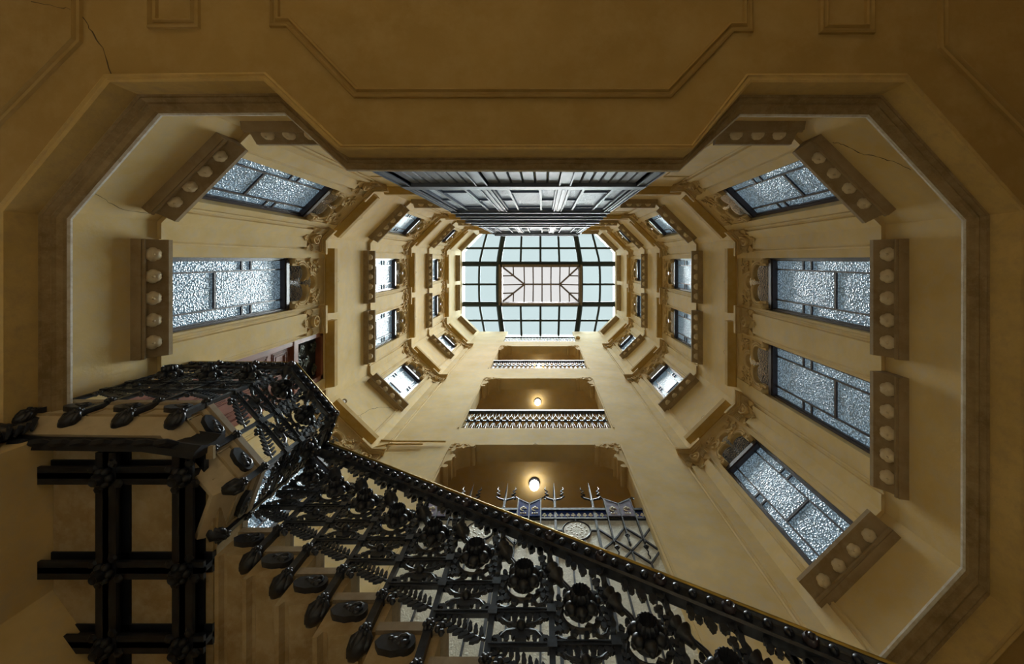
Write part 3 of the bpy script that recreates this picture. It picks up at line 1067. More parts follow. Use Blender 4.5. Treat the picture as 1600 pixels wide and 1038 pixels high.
# bars
for p, q in (((-68, 930), (-37, 975)), ((-37, 975), (-5, 940)), ((-5, 940), (31, 978)), ((-106, 978), (-68, 930)), ((-5, 940), (-5, 640)), ((-68, 930), (-68, 640)),
             ((134, 985), (170, 945)), ((170, 945), (202, 990)), ((202, 990), (237, 950)), ((237, 950), (263, 985)), ((134, 910), (170, 945)), ((170, 945), (202, 910)), ((202, 910), (237, 950)), ((237, 950), (263, 915)),
             ((134, 910), (170, 875)), ((170, 875), (202, 910)), ((202, 910), (237, 872)), ((237, 872), (263, 905)), ((170, 875), (170, 640)), ((202, 910), (202, 640)), ((237, 872), (237, 640)),
             ((-207, 985), (-243, 945)), ((-243, 945), (-275, 990)), ((-275, 990), (-320, 950)), ((-243, 945), (-243, 640)), ((-275, 910), (-275, 640)), ((-207, 910), (-243, 945)), ((-243, 945), (-275, 910)), ((-275, 910), (-318, 950)),
             ((31, 978), (48, 978)), ((116, 978), (134, 978)), ((82, 1011), (82, 1022)), ((65, 944), (65, 640)), ((99, 944), (99, 640)), ((31, 895), (65, 895)), ((99, 895), (134, 895)),
             ((-207, 978), (-190, 978)), ((-122, 978), (-106, 978)), ((-173, 944), (-173, 640)), ((-139, 944), (-139, 640)), ((-207, 895), (-173, 895)), ((-139, 895), (-106, 895))):
    sbar('glazing_bar', p, q, 3.6, -4, 2)
for cx in (82, -156):
    mb = MB().tube([(cx + 34 * math.cos(math.radians(t)), SB - 2, 978 + 34 * math.sin(math.radians(t))) for t in range(0, 360, 12)], 2.6, 6, closed=True)
    part(sc, 'ring', mb, M['iron'])
    mb = MB().lathe([(32, 0), (32, 2)], 30, Matrix.Translation((cx, SB - 1, 978)) @ Matrix.Rotation(math.radians(90), 4, 'X'))
    dsc = part(sc, 'round_pane', mb, M['glassetch'])
    mb = MB()
    for i in range(12):
        aa = i * math.pi / 6
        for rr in (14, 24):
            mb.ball((cx + rr * math.cos(aa), SB - 3.2, 978 + rr * math.sin(aa)), 2.6, (1, .25, 1), 6, 4)
    mb.moved(28, -SB, -622)
    ob('etched_motif', mk('etched_motif', mb, M['cream']), dsc)
for cx, cz in ((170, 908), (202, 948), (237, 910), (-243, 908), (-275, 948), (-37, 945)):
    mb = MB().tube([(cx + 1.5 * math.sin(i * 1.6), SB - 6, cz - 28 + i * 4) for i in range(9)], 1.6, 5)
    for i in range(6):
        aa = i * math.pi / 3
        mb.ball((cx + 4 * math.cos(aa), SB - 6, cz + 8 + 4 * math.sin(aa)), 2.6, seg=6, rings=4)
    mb.ball((cx, SB - 8, cz + 8), 3, seg=6, rings=4)
    part(sc, 'iron_flower', mb, M['iron'])
xs = [OA0, -275, -243, -207, -173, -139, -106, -68, -37, -5, 31, 65, 99, 134, 170, 202, 237, OA1]
for i in range(len(xs) - 1):
    part(sc, 'pane', MB().box(xs[i], xs[i + 1], SB, SB + 3, 630, 1022), M['glassetch'])

# ------------------------------------------------------------------ conduit and sensor by the lower left diagonal
h1 = LV[1][0] + LV[1][1] + HEADH + 46
cw = root('conduit', (-560, 640, h1))
tag(cw, 'thin ochre cable conduit running along the window hood to the gallery wall', 'conduit')
p0 = wpos('southwest', 190, h1, 6); p1 = wpos('southwest', 30, h1 - 4, 6); p2 = wpos('southwest', 6, h1 + 26, 4)
part(cw, 'cable', MB().tube([p0, p1, p2, (-585, 641, h1 + 10), (-520, 642, h1 + 4), (-345, 642, h1 + 2)], 3.0, 6), M['cable'])
part(cw, 'lower_cable', MB().tube([(-420, 642, h1 - 18), (-540, 642, h1 - 20), (-575, 642, h1 - 40), (-582, 640, h1 - 110)], 3.0, 6), M['cable'])
sn = root('motion_sensor', wpos('southwest', 196, h1 + 4, 12))
tag(sn, 'small white round sensor at the end of the conduit', 'sensor')
q = wpos('southwest', 196, h1 + 4, 12)
part(sn, 'housing', MB().ball(q, 9, (1, 1, .9), 10, 7), M['white'])
part(sn, 'collar', MB().lathe([(6, 0), (6, 12), (9, 14), (9, 18)], 10, Matrix.Translation((q[0], q[1], q[2] - 4))), M['sill'])

# ------------------------------------------------------------------ the glazed lift bay
BB = -160
by = root('lift_bay', (-42, BB, 640))
tag(by, 'blue-grey glazed metal lift bay projecting from the wall under the skylight', 'lift bay')
BX = [-295, -131, 46, 210]


def bpart(name, mb, m):
    return part(by, name, mb, M[m])


BTOP = 2560
for i, a in enumerate(BX):
    wd = 11 if i in (0, 3) else 13
    mb = MB().box(a - wd, a + wd, BB - 14, BB, 622, BTOP)
    for sg in (-1, 1):
        mb.box(*sorted((a + sg * wd, a + sg * (wd - 3))), BB - 14, BB + 3, 622, BTOP)
    mb.box(a - 3, a + 3, BB, BB + 2.5, 900, 1300)
    bpart('post', mb, 'bay')


def brail(z0, z1, out=3):
    bpart('rail', MB().box(BX[0] - 11, BX[3] + 11, BB - 14, BB + out, z0, z1), 'bay')


for (z0, z1, o_) in ((852, 888, 4), (1316, 1330, 6), (1390, 1400, 10), (1470, 1482, 12), (1560, 1580, 16), (1700, 1716, 12), (1880, 1905, 6), (2400, 2412, 8), (2500, 2530, 10)):
    brail(z0, z1, o_)
bpart('spandrel', MB().box(BX[0], BX[3], BB - 14, BB - 6, 1310, 1880), 'beam')
bpart('top_panel', MB().box(BX[0], BX[3], BB - 14, BB - 6, 2420, 2540), 'beam')
for i in range(3):
    a0, a1 = BX[i] + 12, BX[i + 1] - 12
    nb = 7 if i != 1 else 6
    for k in range(nb):
        x0 = a0 + (a1 - a0) * k / nb; x1 = a0 + (a1 - a0) * (k + 1) / nb
        bpart('board', MB().prism([(x0 + 1.2, BB - 12), (x1 - 1.2, BB - 12), (x1 - 1.2, BB - 6), (x1 - 2.6, BB - 4), (x0 + 2.6, BB - 4), (x0 + 1.2, BB - 6)], 640, 850, 'xy'), 'bayboard')
    for (z0, z1, lv) in ((888, 1312, 1), (1905, 2400, 2)):
        w_ = a1 - a0
        xa, xb_ = a0 + w_ * .25, a0 + w_ * .73
        mb = MB().box(a0, a0 + 6, BB - 14, BB - 2, z0, z1).box(a1 - 6, a1, BB - 14, BB - 2, z0, z1).box(a0, a1, BB - 14, BB - 2, z0, z0 + 8).box(a0, a1, BB - 14, BB - 2, z1 - 12, z1)
        sash = bpart('sash', mb, 'bay')
        for x in (xa, xb_):
            part(by, 'glazing_bar', MB().box(x - 3, x + 3, BB - 14, BB - 1, z0, z1), M['bay'], sash)
        H_ = z1 - z0
        for (f, l, r_) in ((.20, xa, xb_), (.85, xa, xb_), (.50, a0, xa), (.50, xb_, a1)):
            part(by, 'glazing_bar', MB().box(l, r_, BB - 14, BB - 3, z0 + f * H_ - 3, z0 + f * H_ + 3), M['bay'], sash)
        for (l, r_, zs) in ((a0, xa, (0, .5, 1)), (xa, xb_, (0, .2, .85, 1)), (xb_, a1, (0, .5, 1))):
            for q in range(len(zs) - 1):
                part(by, 'pane', MB().box(l, r_, BB - 12, BB - 9, z0 + zs[q] * H_, z0 + zs[q + 1] * H_), M['glassbay'], sash)
# splayed sides and floor slab of the bay
for sg, (x0, x1) in ((-1, (-306, -388)), (1, (221, 290))):
    bpart('side_panel', MB().prism([(x0, BB - 14), (x0, BB), (x1, -249), (x1 + sg * -14, -249)], 622, BTOP, 'xy'), 'bay')
bpart('roof', MB().prism([(-306, BB), (221, BB), (290, -249), (-388, -249)], BTOP, BTOP + 10, 'xy'), 'beam')
bpart('floor_slab', MB().prism([(-290, -143), (200, -143), (290, -249), (-385, -249)], 604, 622, 'xy'), 'tread')

# ------------------------------------------------------------------ skylight
sk = root('skylight', (-42, 208, 3590))
tag(sk, 'octagonal pale green glass skylight with dark iron bars and raised lantern', 'skylight')
CU = [-128, -93.5, -63.5, -29.5, 1.5, 31, 63.5, 93.5, 128]
RV = [362, 388, 412.5, 444.5, 475.5, 501, 532]
PIN = [.87, .945, 1, 1.01, 1, .955, .89]


def skp(ci, ri, sub=0.0):
    """plan position of a skylight grid node: shallow pillow rising to the lantern"""
    cu = CU[ci]; v = RV[ri]; pin = PIN[ri]
    if ci in (0, 8): pin = 1 + (pin - 1) * .2
    if ci in (3, 4, 5): pin = 1 + (pin - 1) * .5
    e = max(abs(cu) / 128, abs(v - 445.5) / 83)
    z = 3640 + 140 * (1 - e ** 2)
    u = 843 + cu * pin
    return ((u - 849) * z / F, (v - 406) * z / F, z)


OCT = [TL1, TR1, TR2, (659, 545), (494, 712), (-577, 712), (-744, 545), TL2]


def clip_oct(poly):
    out = poly
    n = 8
    for i in range(n):
        ax, ay = OCT[i]; bx_, by_ = OCT[(i + 1) % n]
        ex, ey = bx_ - ax, by_ - ay
        ln = math.hypot(ex, ey)
        def side(p): return (ex * (p[1] - ay) - ey * (p[0] - ax)) / ln + 6     # inside positive, 6 U into the wall head
        new = []
        for k in range(len(out)):
            p, q_ = out[k], out[(k + 1) % len(out)]
            sp_, sq = side(p), side(q_)
            if sp_ >= 0: new.append(p)
            if (sp_ >= 0) != (sq >= 0):
                t = sp_ / (sp_ - sq)
                new.append(tuple(p[j] + (q_[j] - p[j]) * t for j in range(3)))
        out = new
        if len(out) < 3: return []
    return out


def slab_poly(poly, th):
    n = len(poly)
    mb = MB()
    mb.v = [tuple(p) for p in poly] + [(p[0], p[1], p[2] + th) for p in poly]
    mb.f = [tuple(range(n - 1, -1, -1)), tuple(range(n, 2 * n))] + [(i, (i + 1) % n, n + (i + 1) % n, n + i) for i in range(n)]
    return mb


for ci in range(8):
    for ri in range(6):
        if 2 <= ci <= 5 and ri in (2, 3):
            continue
        pg = clip_oct([skp(ci, ri), skp(ci + 1, ri), skp(ci + 1, ri + 1), skp(ci, ri + 1)])
        if pg:
            part(sk, 'pane', slab_poly([(x, y, z + 6) for x, y, z in pg], 2), M['skyglass'])


def clip_line(pts):
    """drop nodes outside the octagon, cutting the last span at the wall head"""
    res = []
    def side(p):
        s = 1e9
        for i in range(8):
            ax, ay = OCT[i]; bx_, by_ = OCT[(i + 1) % 8]
            ex, ey = bx_ - ax, by_ - ay
            s = min(s, (ex * (p[1] - ay) - ey * (p[0] - ax)) / math.hypot(ex, ey) + 4)
        return s
    for i in range(len(pts) - 1):
        p, q_ = pts[i], pts[i + 1]
        a, b = side(p), side(q_)
        if a >= 0 and not res: res.append(p)
        if (a >= 0) != (b >= 0):
            t = a / (a - b)
            c = tuple(p[j] + (q_[j] - p[j]) * t for j in range(3))
            res.append(c)
        if b >= 0: res.append(q_)
    return res


def refine(nodes, n=3):
    """Catmull-Rom through the nodes so that the bars bend gently"""
    P = [Vector(p) for p in nodes]
    out = []
    for i in range(len(P) - 1):
        a = P[max(i - 1, 0)]; b = P[i]; c = P[i + 1]; d = P[min(i + 2, len(P) - 1)]
        for k in range(n):
            t = k / n
            out.append(tuple(.5 * ((2 * b) + (c - a) * t + (2 * a - 5 * b + 4 * c - d) * t * t + (3 * b - a - 3 * c + d) * t ** 3)))
    out.append(tuple(P[-1]))
    return out


for ci in range(1, 8):
    runs = [[skp(ci, r) for r in range(7)]] if ci in (1, 2, 6, 7) else [[skp(ci, r) for r in range(3)], [skp(ci, r) for r in range(4, 7)]]
    for rn in runs:
        pts = clip_line(refine(rn))
        if len(pts) > 1:
            part(sk, 'main_bar' if ci in (2, 6) else 'glazing_bar', MB().tube(pts, 25 if ci in (2, 6) else 10.5, 8), M['skybar'])
for ri in range(1, 6):
    runs = [[skp(c, ri) for c in range(9)]] if ri != 3 else [[skp(c, ri) for c in range(3)], [skp(c, ri) for c in range(6, 9)]]
    for rn in runs:
        pts = clip_line(refine(rn))
        part(sk, 'main_bar' if ri in (2, 4) else 'glazing_bar', MB().tube(pts, 25 if ri in (2, 4) else 10.5, 8), M['skybar'])
for ci in (1, 3, 4, 5, 7):
    for ri in (1, 5):
        x, y, z = skp(ci, ri)
        part(sk, 'joint', MB().ball((x, y, z), 12, (1, 1, .6), 8, 5), M['skybar'])
# lantern
LZ = 3800
lx0, lx1, ly0, ly1 = [(u - 849) * LZ / F for u in (783.5, 905.5)] + [(v - 406) * LZ / F for v in (416, 473)]
lan = []
for bx in ((lx0 - 16, lx0 + 14, ly0 - 16, ly1 + 16), (lx1 - 14, lx1 + 16, ly0 - 16, ly1 + 16), (lx0, lx1, ly0 - 16, ly0 + 8), (lx0, lx1, ly1 - 8, ly1 + 16)):
    part(sk, 'lantern_curb', MB().box(*bx, 3700, LZ + 10), M['lantern'])
RZ = LZ + 90
rx0 = (819.5 - 849) * RZ / F; rx1 = (874.5 - 849) * RZ / F; rym = (444.5 - 406) * RZ / F
c00, c10, c01, c11 = (lx0, ly0, LZ), (lx1, ly0, LZ), (lx0, ly1, LZ), (lx1, ly1, LZ)
r0, r1 = (rx0, rym, RZ), (rx1, rym, RZ)
for pts in ((c00, r0), (c01, r0), (c10, r1), (c11, r1), (r0, r1)):
    part(sk, 'hip_bar', MB().tube(pts, 8.5, 6), M['lantern'])


def lerp(p, q_, t): return tuple(p[j] + (q_[j] - p[j]) * t for j in range(3))


for cy in (ly0, ly1):
    cc0, cc1 = (lx0, cy, LZ), (lx1, cy, LZ)
    for k in range(5):
        x = rx0 + (rx1 - rx0) * k / 4
        part(sk, 'lantern_bar', MB().tube([(x, cy, LZ), (x, rym, RZ)], 6.0, 6), M['lantern'])
        if k < 4:
            x2 = rx0 + (rx1 - rx0) * (k + 1) / 4
            part(sk, 'lantern_pane', slab_poly([(x, cy, LZ + 4), (x2, cy, LZ + 4), (x2, rym, RZ + 4), (x, rym, RZ + 4)], 2), M['langlass'])
    for cc, rr, xr in ((cc0, r0, rx0), (cc1, r1, rx1)):
        m = lerp(cc, rr, .52)
        part(sk, 'lantern_bar', MB().tube([(m[0], cy, LZ), m], 6.0, 6), M['lantern'])
        part(sk, 'lantern_bar', MB().tube([(cc[0], m[1], LZ), m], 6.0, 6), M['lantern'])
        part(sk, 'lantern_pane', slab_poly([(cc[0], cy, LZ + 4), (xr, cy, LZ + 4), (rr[0], rr[1], RZ + 4)], 2), M['langlass'])
for lx, rr in ((lx0, r0), (lx1, r1)):
    part(sk, 'lantern_bar', MB().tube([(lx, rym, LZ), rr], 6.0, 6), M['lantern'])
    part(sk, 'lantern_pane', slab_poly([(lx, ly0, LZ + 4), (rr[0], rr[1], RZ + 4), (lx, ly1, LZ + 4)], 2), M['langlass'])
# kerb ring between the wall heads and the glass
ring = [(*p, 3600) for p in OCT]
mb = MB().sweep(ring, [(-20, 0), (4, 0), (4, 50), (-20, 50)], True)
part(sk, 'kerb', mb, M['boss'])
mb = MB().sweep([(*p, 3650) for p in OCT], [(-14, 0), (2, 0), (2, 110), (-14, 110)], True)
part(sk, 'upstand', mb, M['white'])

# ------------------------------------------------------------------ stair: landing and flight
LA = 622
EDGE = [(-460, 394), (-434, 322), (-520, 223), (-744, 221)]
T0, R0 = 65.0, 37.6
A0, B0 = -446.0, 395.0        # first post of the flight, string line
NST = 15
st = root('staircase', (-446, 520, 0))
tag(st, 'stone staircase flight with landing, moulded undersides and iron beams', 'staircase')
land = [(-744, 221), (-520, 223), (-434, 322), (-460, 394), (-460, 645), (-744, 645)]
lnd = part(st, 'landing', MB().prism([(-690, 248), (-535, 250), (-457, 340), (-461, 400), (-461, 645), (-690, 645)], 562, 610, 'xy'), M['step'])
part(st, 'landing_nosing', MB().sweep([(*p, 0) for p in EDGE], [(3, 622), (3, 612), (0, 609), (-12, 607), (-12, 622)]), M['tread'])
part(st, 'landing_slab', MB().prism(land, 609, 620, 'xy'), M['tread'])
part(st, 'landing_fascia', MB().sweep([(*p, 0) for p in EDGE], [(0, 610), (-4, 600), (-5, 575), (-12, 566), (-14, 556), (-20, 550), (-26, 552), (-26, 610)]), M['pale'])
# inset panels of the fascia
for i in range(3):
    p, q_ = Vector(EDGE[i]), Vector(EDGE[i + 1])
    ln = (q_ - p).length
    nm = {0: 1, 1: 2, 2: 3}[i]
    t = (q_ - p) / ln; nrm = Vector((-t.y, t.x))
    for k in range(nm):
        x0 = ln * k / nm + 8; x1 = ln * (k + 1) / nm - 8
        mb = MB()
        for (xa, xb_, za, zb_) in ((x0, x1, 600, 602), (x0, x1, 576, 578), (x0, x0 + 2, 576, 602), (x1 - 2, x1, 576, 602)):
            pa, pb = p + t * xa - nrm * 6, p + t * xb_ - nrm * 6
            pc, pd = p + t * xb_ - nrm * 2, p + t * xa - nrm * 2
            mb.prism([tuple(pa), tuple(pb), tuple(pc), tuple(pd)], za, zb_, 'xy')
        part(st, 'fascia_panel', mb, M['step'])

# steps
for k in range(NST):
    zt = 578 - 38 - R0 * (k - 1) + 0.4
    aL = -369 + T0 * (k - 1); aR = aL + 72
    prof = [(aL, zt), (aR, zt), (aR + 1.5, zt - 4), (aR, zt - 9), (aR - 4, zt - 10)]
    part(st, 'tread', MB().prism([(aL - 2, zt - 10)] + [(aL - 2, zt)] + prof[1:], B0 - 6, 646, 'xz'), M['tread'])
    s0 = aL - 2; s1 = aR - 6
    body = [(s0, zt - 10), (s1, zt - 10), (s1, zt - 38), (s1 - 5, zt - 44), (s1 - 14, zt - 45), (s1 - 16, zt - 41), (s1 - 20, zt - 41), (s1 - 22, zt - 46), (s0 + 16, zt - 49), (s0 + 12, zt - 44), (s0 + 8, zt - 44), (s0 + 5, zt - 50), (s0, zt - 50)]
    part(st, 'step', MB().prism(body, B0 - 1, 646, 'xz'), M['step'])
zl = 578 - 38 - R0 * (NST - 1)
aL = -369 + T0 * (NST - 1) - 2
part(st, 'lower_landing', MB().box(aL, aL + 300, B0 - 6, 646, FZ, zl), M['step'])

# beams of the landing soffit
for a in (-594, -490):
    mb = MB().box(a - 14, a + 14, 262, 644, 540, 544).box(a - 4, a + 4, 262, 644, 540, 564)
    mb.box(a - 16, a + 16, 262, 644, 556, 564)
    part(st, 'beam', mb, M['beam'])
for b in (294, 423, 524):
    x1 = -478 if b < 330 else -462
    mb = MB().box(-688, x1, b - 12, b + 12, 541, 545).box(-688, x1, b - 4, b + 4, 541, 564).box(-688, x1, b - 14, b + 14, 556, 564)
    part(st, 'beam', mb, M['beam'])
    for a in (-594, -490):
        mb = MB()
        for i in range(6):
            aa = i * math.pi / 3
            mb.ball((a + 9 * math.cos(aa), b + 9 * math.sin(aa), 536), 5.5, seg=8, rings=5)
        mb.lathe([(7, 0), (8, -6), (6, -14), (3, -12)], 10, Matrix.Translation((a, b, 538)))
        for i in range(4):
            aa = i * math.pi / 2 + .5
            mb.ball((a + 20 * math.cos(aa), b + 20 * math.sin(aa), 540), 5, (1.3, 1.3, .7), 6, 4)
        part(st, 'floret', mb, M['beam'])
for (x0, x1) in ((-688, -610), (-578, -506), (-474, -462)):
    for (y0, y1) in ((262, 280), (308, 409), (437, 510), (538, 644)):
        part(st, 'soffit_panel', MB().box(x0 + 1, x1 - 1, y0, y1, 558, 562.5), M['step'])

# ------------------------------------------------------------------ railing
rl = root('stair_railing', (-446, 395, 0))
tag(rl, 'black wrought iron stair railing with flower rosettes, scrolls and brass edged handrail', 'railing')


def rib12(th, r, h): return 1 + .07 * math.cos(16 * th)


def rosette_mesh():
    mb = MB()
    for i in range(6):
        aa = i * math.pi / 3 + .52
        T = Matrix.Translation((12.6 * math.cos(aa), 5, 12.6 * math.sin(aa)))
        mb.ball((0, 0, 0), 7.2, (1, .95, 1), 10, 7, T)
        mb.ball((5 * math.cos(aa), -2, 5 * math.sin(aa)), 4.2, (1, .9, 1), 6, 4, T)
    mb.lathe([(5, 0), (9, 6), (11.2, 13), (11.4, 18), (9.4, 20.5), (7.8, 16), (6.0, 8), (1, 4)], 32, FACE, rib=rib12)
    mb.lathe([(15, -4), (15, 0), (11, 3)], 16, FACE)
    return mk('rosette', mb, M['iron'], sharp=60)


def scroll_mesh(L, slope, top):
    """iron filling of one bay; x 0..L uphill, z from the tread"""
    mb = MB()
    c = L / 2; zc = 130
    kx = L / 65.0
    def X(x): return c + (x - 32.5) * kx
    def ht(x): return top + slope * (x - L / 2) - 10
    # ring around the rosette
    mb.tube([(X(32.5 + 22 * math.cos(math.radians(a))), -1, zc - 4 + 22 * math.sin(math.radians(a))) for a in range(-200, 60, 15)], [2.2 + .8 * abs(math.sin(math.radians(a))) for a in range(-200, 60, 15)], 6)
    mb.tube([(X(53), 0, zc - 2), (X(58), 0, zc - 18), (X(60), 0, zc - 34)], [2.6, 2.4, .8], 6)
    mb.ball((X(60), 0, zc - 35), 3, seg=6, rings=4)
    # stem up to the trumpet collar
    for o_ in (-1.6, 1.6):
        mb.tube([(X(40 + o_), 3, zc + 12), (X(44 + o_), 4, zc + 22), (X(50 + o_), 3, zc + 32), (X(56 + o_), 1, zc + 42)], 1.7, 6)
    T = Matrix.Translation((X(55), 1, zc + 38)) @ Matrix.Rotation(math.radians(28), 4, 'Y')
    mb.lathe([(4, -8), (5, -2), (6, 2), (10, 6), (11, 8), (9, 9), (6, 7)], 12, T)
    mb.lathe([(4, 8), (6, 14), (9, 17), (10, 19), (8, 20), (4, 18)], 12, T)
    # leaves along the upper edge and down the lower side
    rnd = random.Random(21)
    for i in range(9):
        x = 8 + i * 4.5
        z = ht(X(x)) - 6 - 8 * math.sin(i / 8 * math.pi)
        mb.leaf((X(x), z), rnd.uniform(3.6, 5.6), rnd.uniform(9, 14), 8, -2, 2.5)
    arcp = [(X(8 + 4 * math.sin(t * .5)), 0, zc + 34 - t * 8) for t in range(9)]
    mb.tube(arcp, 1.8, 5)
    for i, p in enumerate(arcp[1:]):
        mb.leaf((p[0], p[2]), rnd.uniform(-.6, .8) + (0 if i % 2 else 2.6), 10, 6, -2, 2)
    mb.ball((arcp[3][0], 1, arcp[3][2]), 4, (1, 1, 1.4), 6, 4)
    for i in range(12):
        a_ = math.radians(-190 + i * 22)
        mb.leaf((X(32.5 + 26 * math.cos(a_)), zc - 4 + 25 * math.sin(a_)), a_ + rnd.uniform(.6, 1.3), 9, 6, -2, 2.2)
    for i in range(7):
        mb.leaf((X(50 + rnd.uniform(-6, 8)), zc - 30 + i * 6), rnd.uniform(0, 6.28), 9, 6, -2, 2)
        mb.leaf((X(14 + rnd.uniform(-6, 6)), zc + 8 + i * 5), rnd.uniform(0, 6.28), 9, 6, -2, 2)
    # S scroll at the lower side
    mb.tube([(X(6), 0, 104), (X(9), 0, 98), (X(15), 0, 96), (X(20), 0, 101), (X(21), 0, 108), (X(26), 0, 111), (X(29), 0, 107)], [2.4, 2.6, 2.6, 2.6, 2.4, 2, 1.4], 6)
    mb.tube([(X(57), 0, 95), (X(52), 0, 93), (X(46), 0, 95), (X(40), 0, 93)], 2, 5)
    # crossed acanthus between the two rails
    for sx in (-1, 1):
        for sz in (-1, 1):
            for t in (0.25, .5, .75):
                x = X(32.5 + sx * 28 * t); z = 69 + sz * 15 * t
                mb.leaf((x, z), math.atan2(sz * .9, sx * 1.0) + .7, 9, 5, -2, 2)
                mb.leaf((x, z), math.atan2(sz * .9, sx * 1.0) - .7, 9, 5, -2, 2)
            mb.tube([(X(32.5 + sx * 4), 0, 69 + sz * 2), (X(32.5 + sx * 16), 1, 69 + sz * 5), (X(32.5 + sx * 29), 0, 69 + sz * 18)], [2.6, 2.0, 1.2], 5)
    for x in range(8, 60, 8):
        mb.leaf((X(x), 86), -1.57, 9, 7, -1.5, 1.5)
    # fern spray under the lower rail
    mb.tube([(X(4), 0, 18), (X(24), 0, 26), (X(44), 0, 34), (X(60), 0, 45)], [1.8, 1.8, 1.5, 1], 5)
    for i in range(8):
        x = 8 + i * 6.4; z = 20 + i * 3.2
        mb.leaf((X(x), z), .5 + .95, 13, 5, -1.5, 1.8)
        mb.leaf((X(x), z), .45 - .9, 13, 5, -1.5, 1.8)
    for dx, dz in ((0, 0), (5, 4), (1, 8)):
        mb.ball((X(50 + dx), 2, 24 + dz), 3.6, seg=6, rings=4)
    return mk('scrollwork', mb, M['iron'], sharp=45)


def post_mesh(top):
    mb = MB().box(-3, 3, -3, 3, 0, 89).box(-4.2, 4.2, -4.2, 4.2, -52, 0)
    n = 22
    mb.tube([(0, 0, 89 + (top - 89) * i / n) for i in range(n + 1)], 4.2, 4, twist=.42)
    mb.box(-5, 5, -4.5, 4.5, 84, 94); mb.box(-5, 5, -4.5, 4.5, 44, 54)
    return mk('post', mb, M['iron'], sharp=30)


def knob_mesh():
    mb = MB().box(-5, 5, -4, 4, -6, 6)
    for i in range(6):
        aa = i * math.pi / 3
        mb.ball((4.3 * math.cos(aa), 5, 4.3 * math.sin(aa)), 2.8, seg=6, rings=4)
    mb.ball((0, 7, 0), 3.2, seg=6, rings=4)
    return mk('knob', mb, M['iron'], sharp=60)


def drop_mesh():
    """leafy bud hanging at the foot of a post, curling back under the stone"""
    mb = MB()
    pts = [(0, 0, -49), (0, -2, -53), (3, -6, -57), (8, -13, -59), (12, -19, -58)]
    mb.tube(pts, [5, 9.5, 10.5, 8, 3], 8)
    for sg in (-1, 1):
        mb.tube([(sg * 4, 3, -52), (sg * 8 + 1, 1, -56), (sg * 8 + 3, -6, -60), (sg * 4 + 9, -14, -62)], [3, 4.2, 3.6, 1], 6)
    mb.tube([(0, 5, -52), (1, 5, -57), (5, -2, -62), (10, -10, -64)], [2.5, 4, 3.4, 1], 6)
    mb.box(-4, 4, -26, -3, -46, -38)
    return mk('drop_bud', mb, M['iron'], sharp=60)


def comma_mesh():
    mb = MB()
    poly = arc(18, -24, 9, 70, 290, 10) + [(30, -34), (44, -31), (50, -24), (46, -17), (30, -14)]
    mb.prism(poly, -2, 5, 'xz')
    mb.tube([(20 + (8 - i * .7) * math.cos(i * .8), 6, -24 + (8 - i * .7) * math.sin(i * .8)) for i in range(10)], 1.6, 5)
    for i in range(4):
        mb.ball((20 + i * 5, 4, -26 + i * 2), 6 - i * .7, (1, .7, .8), 6, 4)
    return mk('bracket_leaf', mb, M['iron'], sharp=45)


def ballflower_mesh():
    mb = MB().ball((0, 3, 0), 5.4, (1, 1, 1), 12, 8)
    for i in range(14):
        aa = i * 2.4
        mb.ball((4.2 * math.cos(aa) * (i / 14) ** .5, 3 + 4.6 * (1 - (i / 16)), 4.2 * math.sin(aa) * (i / 14) ** .5), 1.2, seg=5, rings=3)
    mb.box(-6, 6, -2, 2, -13, -5)
    return mk('ball_flower', mb, M['iron'], sharp=60)


KNOB = knob_mesh()
ROS, DROP, COMMA, BALLF = rosette_mesh(), drop_mesh(), comma_mesh(), ballflower_mesh()
BIG = mk('boss', MB().lathe([(7, 0), (7.5, 3), (5.5, 6), (4, 5), (2.5, 5), (2.4, 8), (.5, 9)], 18, FACE, rib=lambda th, r, h: 1 + .06 * math.cos(9 * th)), M['winframe'], sharp=60)
SMALL = mk('boss', MB().ball((0, 1, 0), 5, (1, .8, 1), 8, 5).box(-.8, .8, 0, 5.6, -5, 0), M['iron'], sharp=60)
SLOPE = R0 / T0


def bay_of_rail(x, y, z, ang, L, slope, top, last=False):
    """one railing bay whose lower post stands at (x, y), tread level z, running uphill along ang"""
    c, s = math.cos(ang), math.sin(ang)
    def put(name, me, lx, ly, lz):
        return ob(name, me, rl, (x + c * lx - s * ly + 446, y + s * lx + c * ly - 395, z + lz), ang)
    ptop = top + slope * (0 - L / 2) - 12
    pst = put('post', cached(('post', round(ptop)), lambda: post_mesh(ptop)), 0, 0, 0)
    ob('drop_bud', DROP, pst)
    ob('knob', KNOB, pst, (0, 0, -7)); ob('knob', KNOB, pst, (0, 0, -50))
    put('bracket_leaf', COMMA, 0, -2, 0)
    sw = put('scrollwork', cached(('scr', round(L), round(slope, 2), round(top)), lambda: scroll_mesh(L, slope, top)), 0, 0, 0)
    for zr in (48, 88):
        put('rail', cached(('rl', round(L)), lambda: mk('rail', MB().box(0, L, -2.6, 2.6, -2.4, 2.4).box(0, L, -3.6, 3.6, .6, 2.4), M['iron'])), 0, 0, zr)
    ob('rosette', ROS, sw, (L / 2, 1, 130))
    ob('ball_flower', BALLF, sw, (L / 2, 0, 69))
    for k in range(4):
        f = k / 4
        b_ = put('boss', BIG if k == 0 else SMALL, L * f, 6, top + slope * (L * f - L / 2) + 1)
        b_.parent = HAND


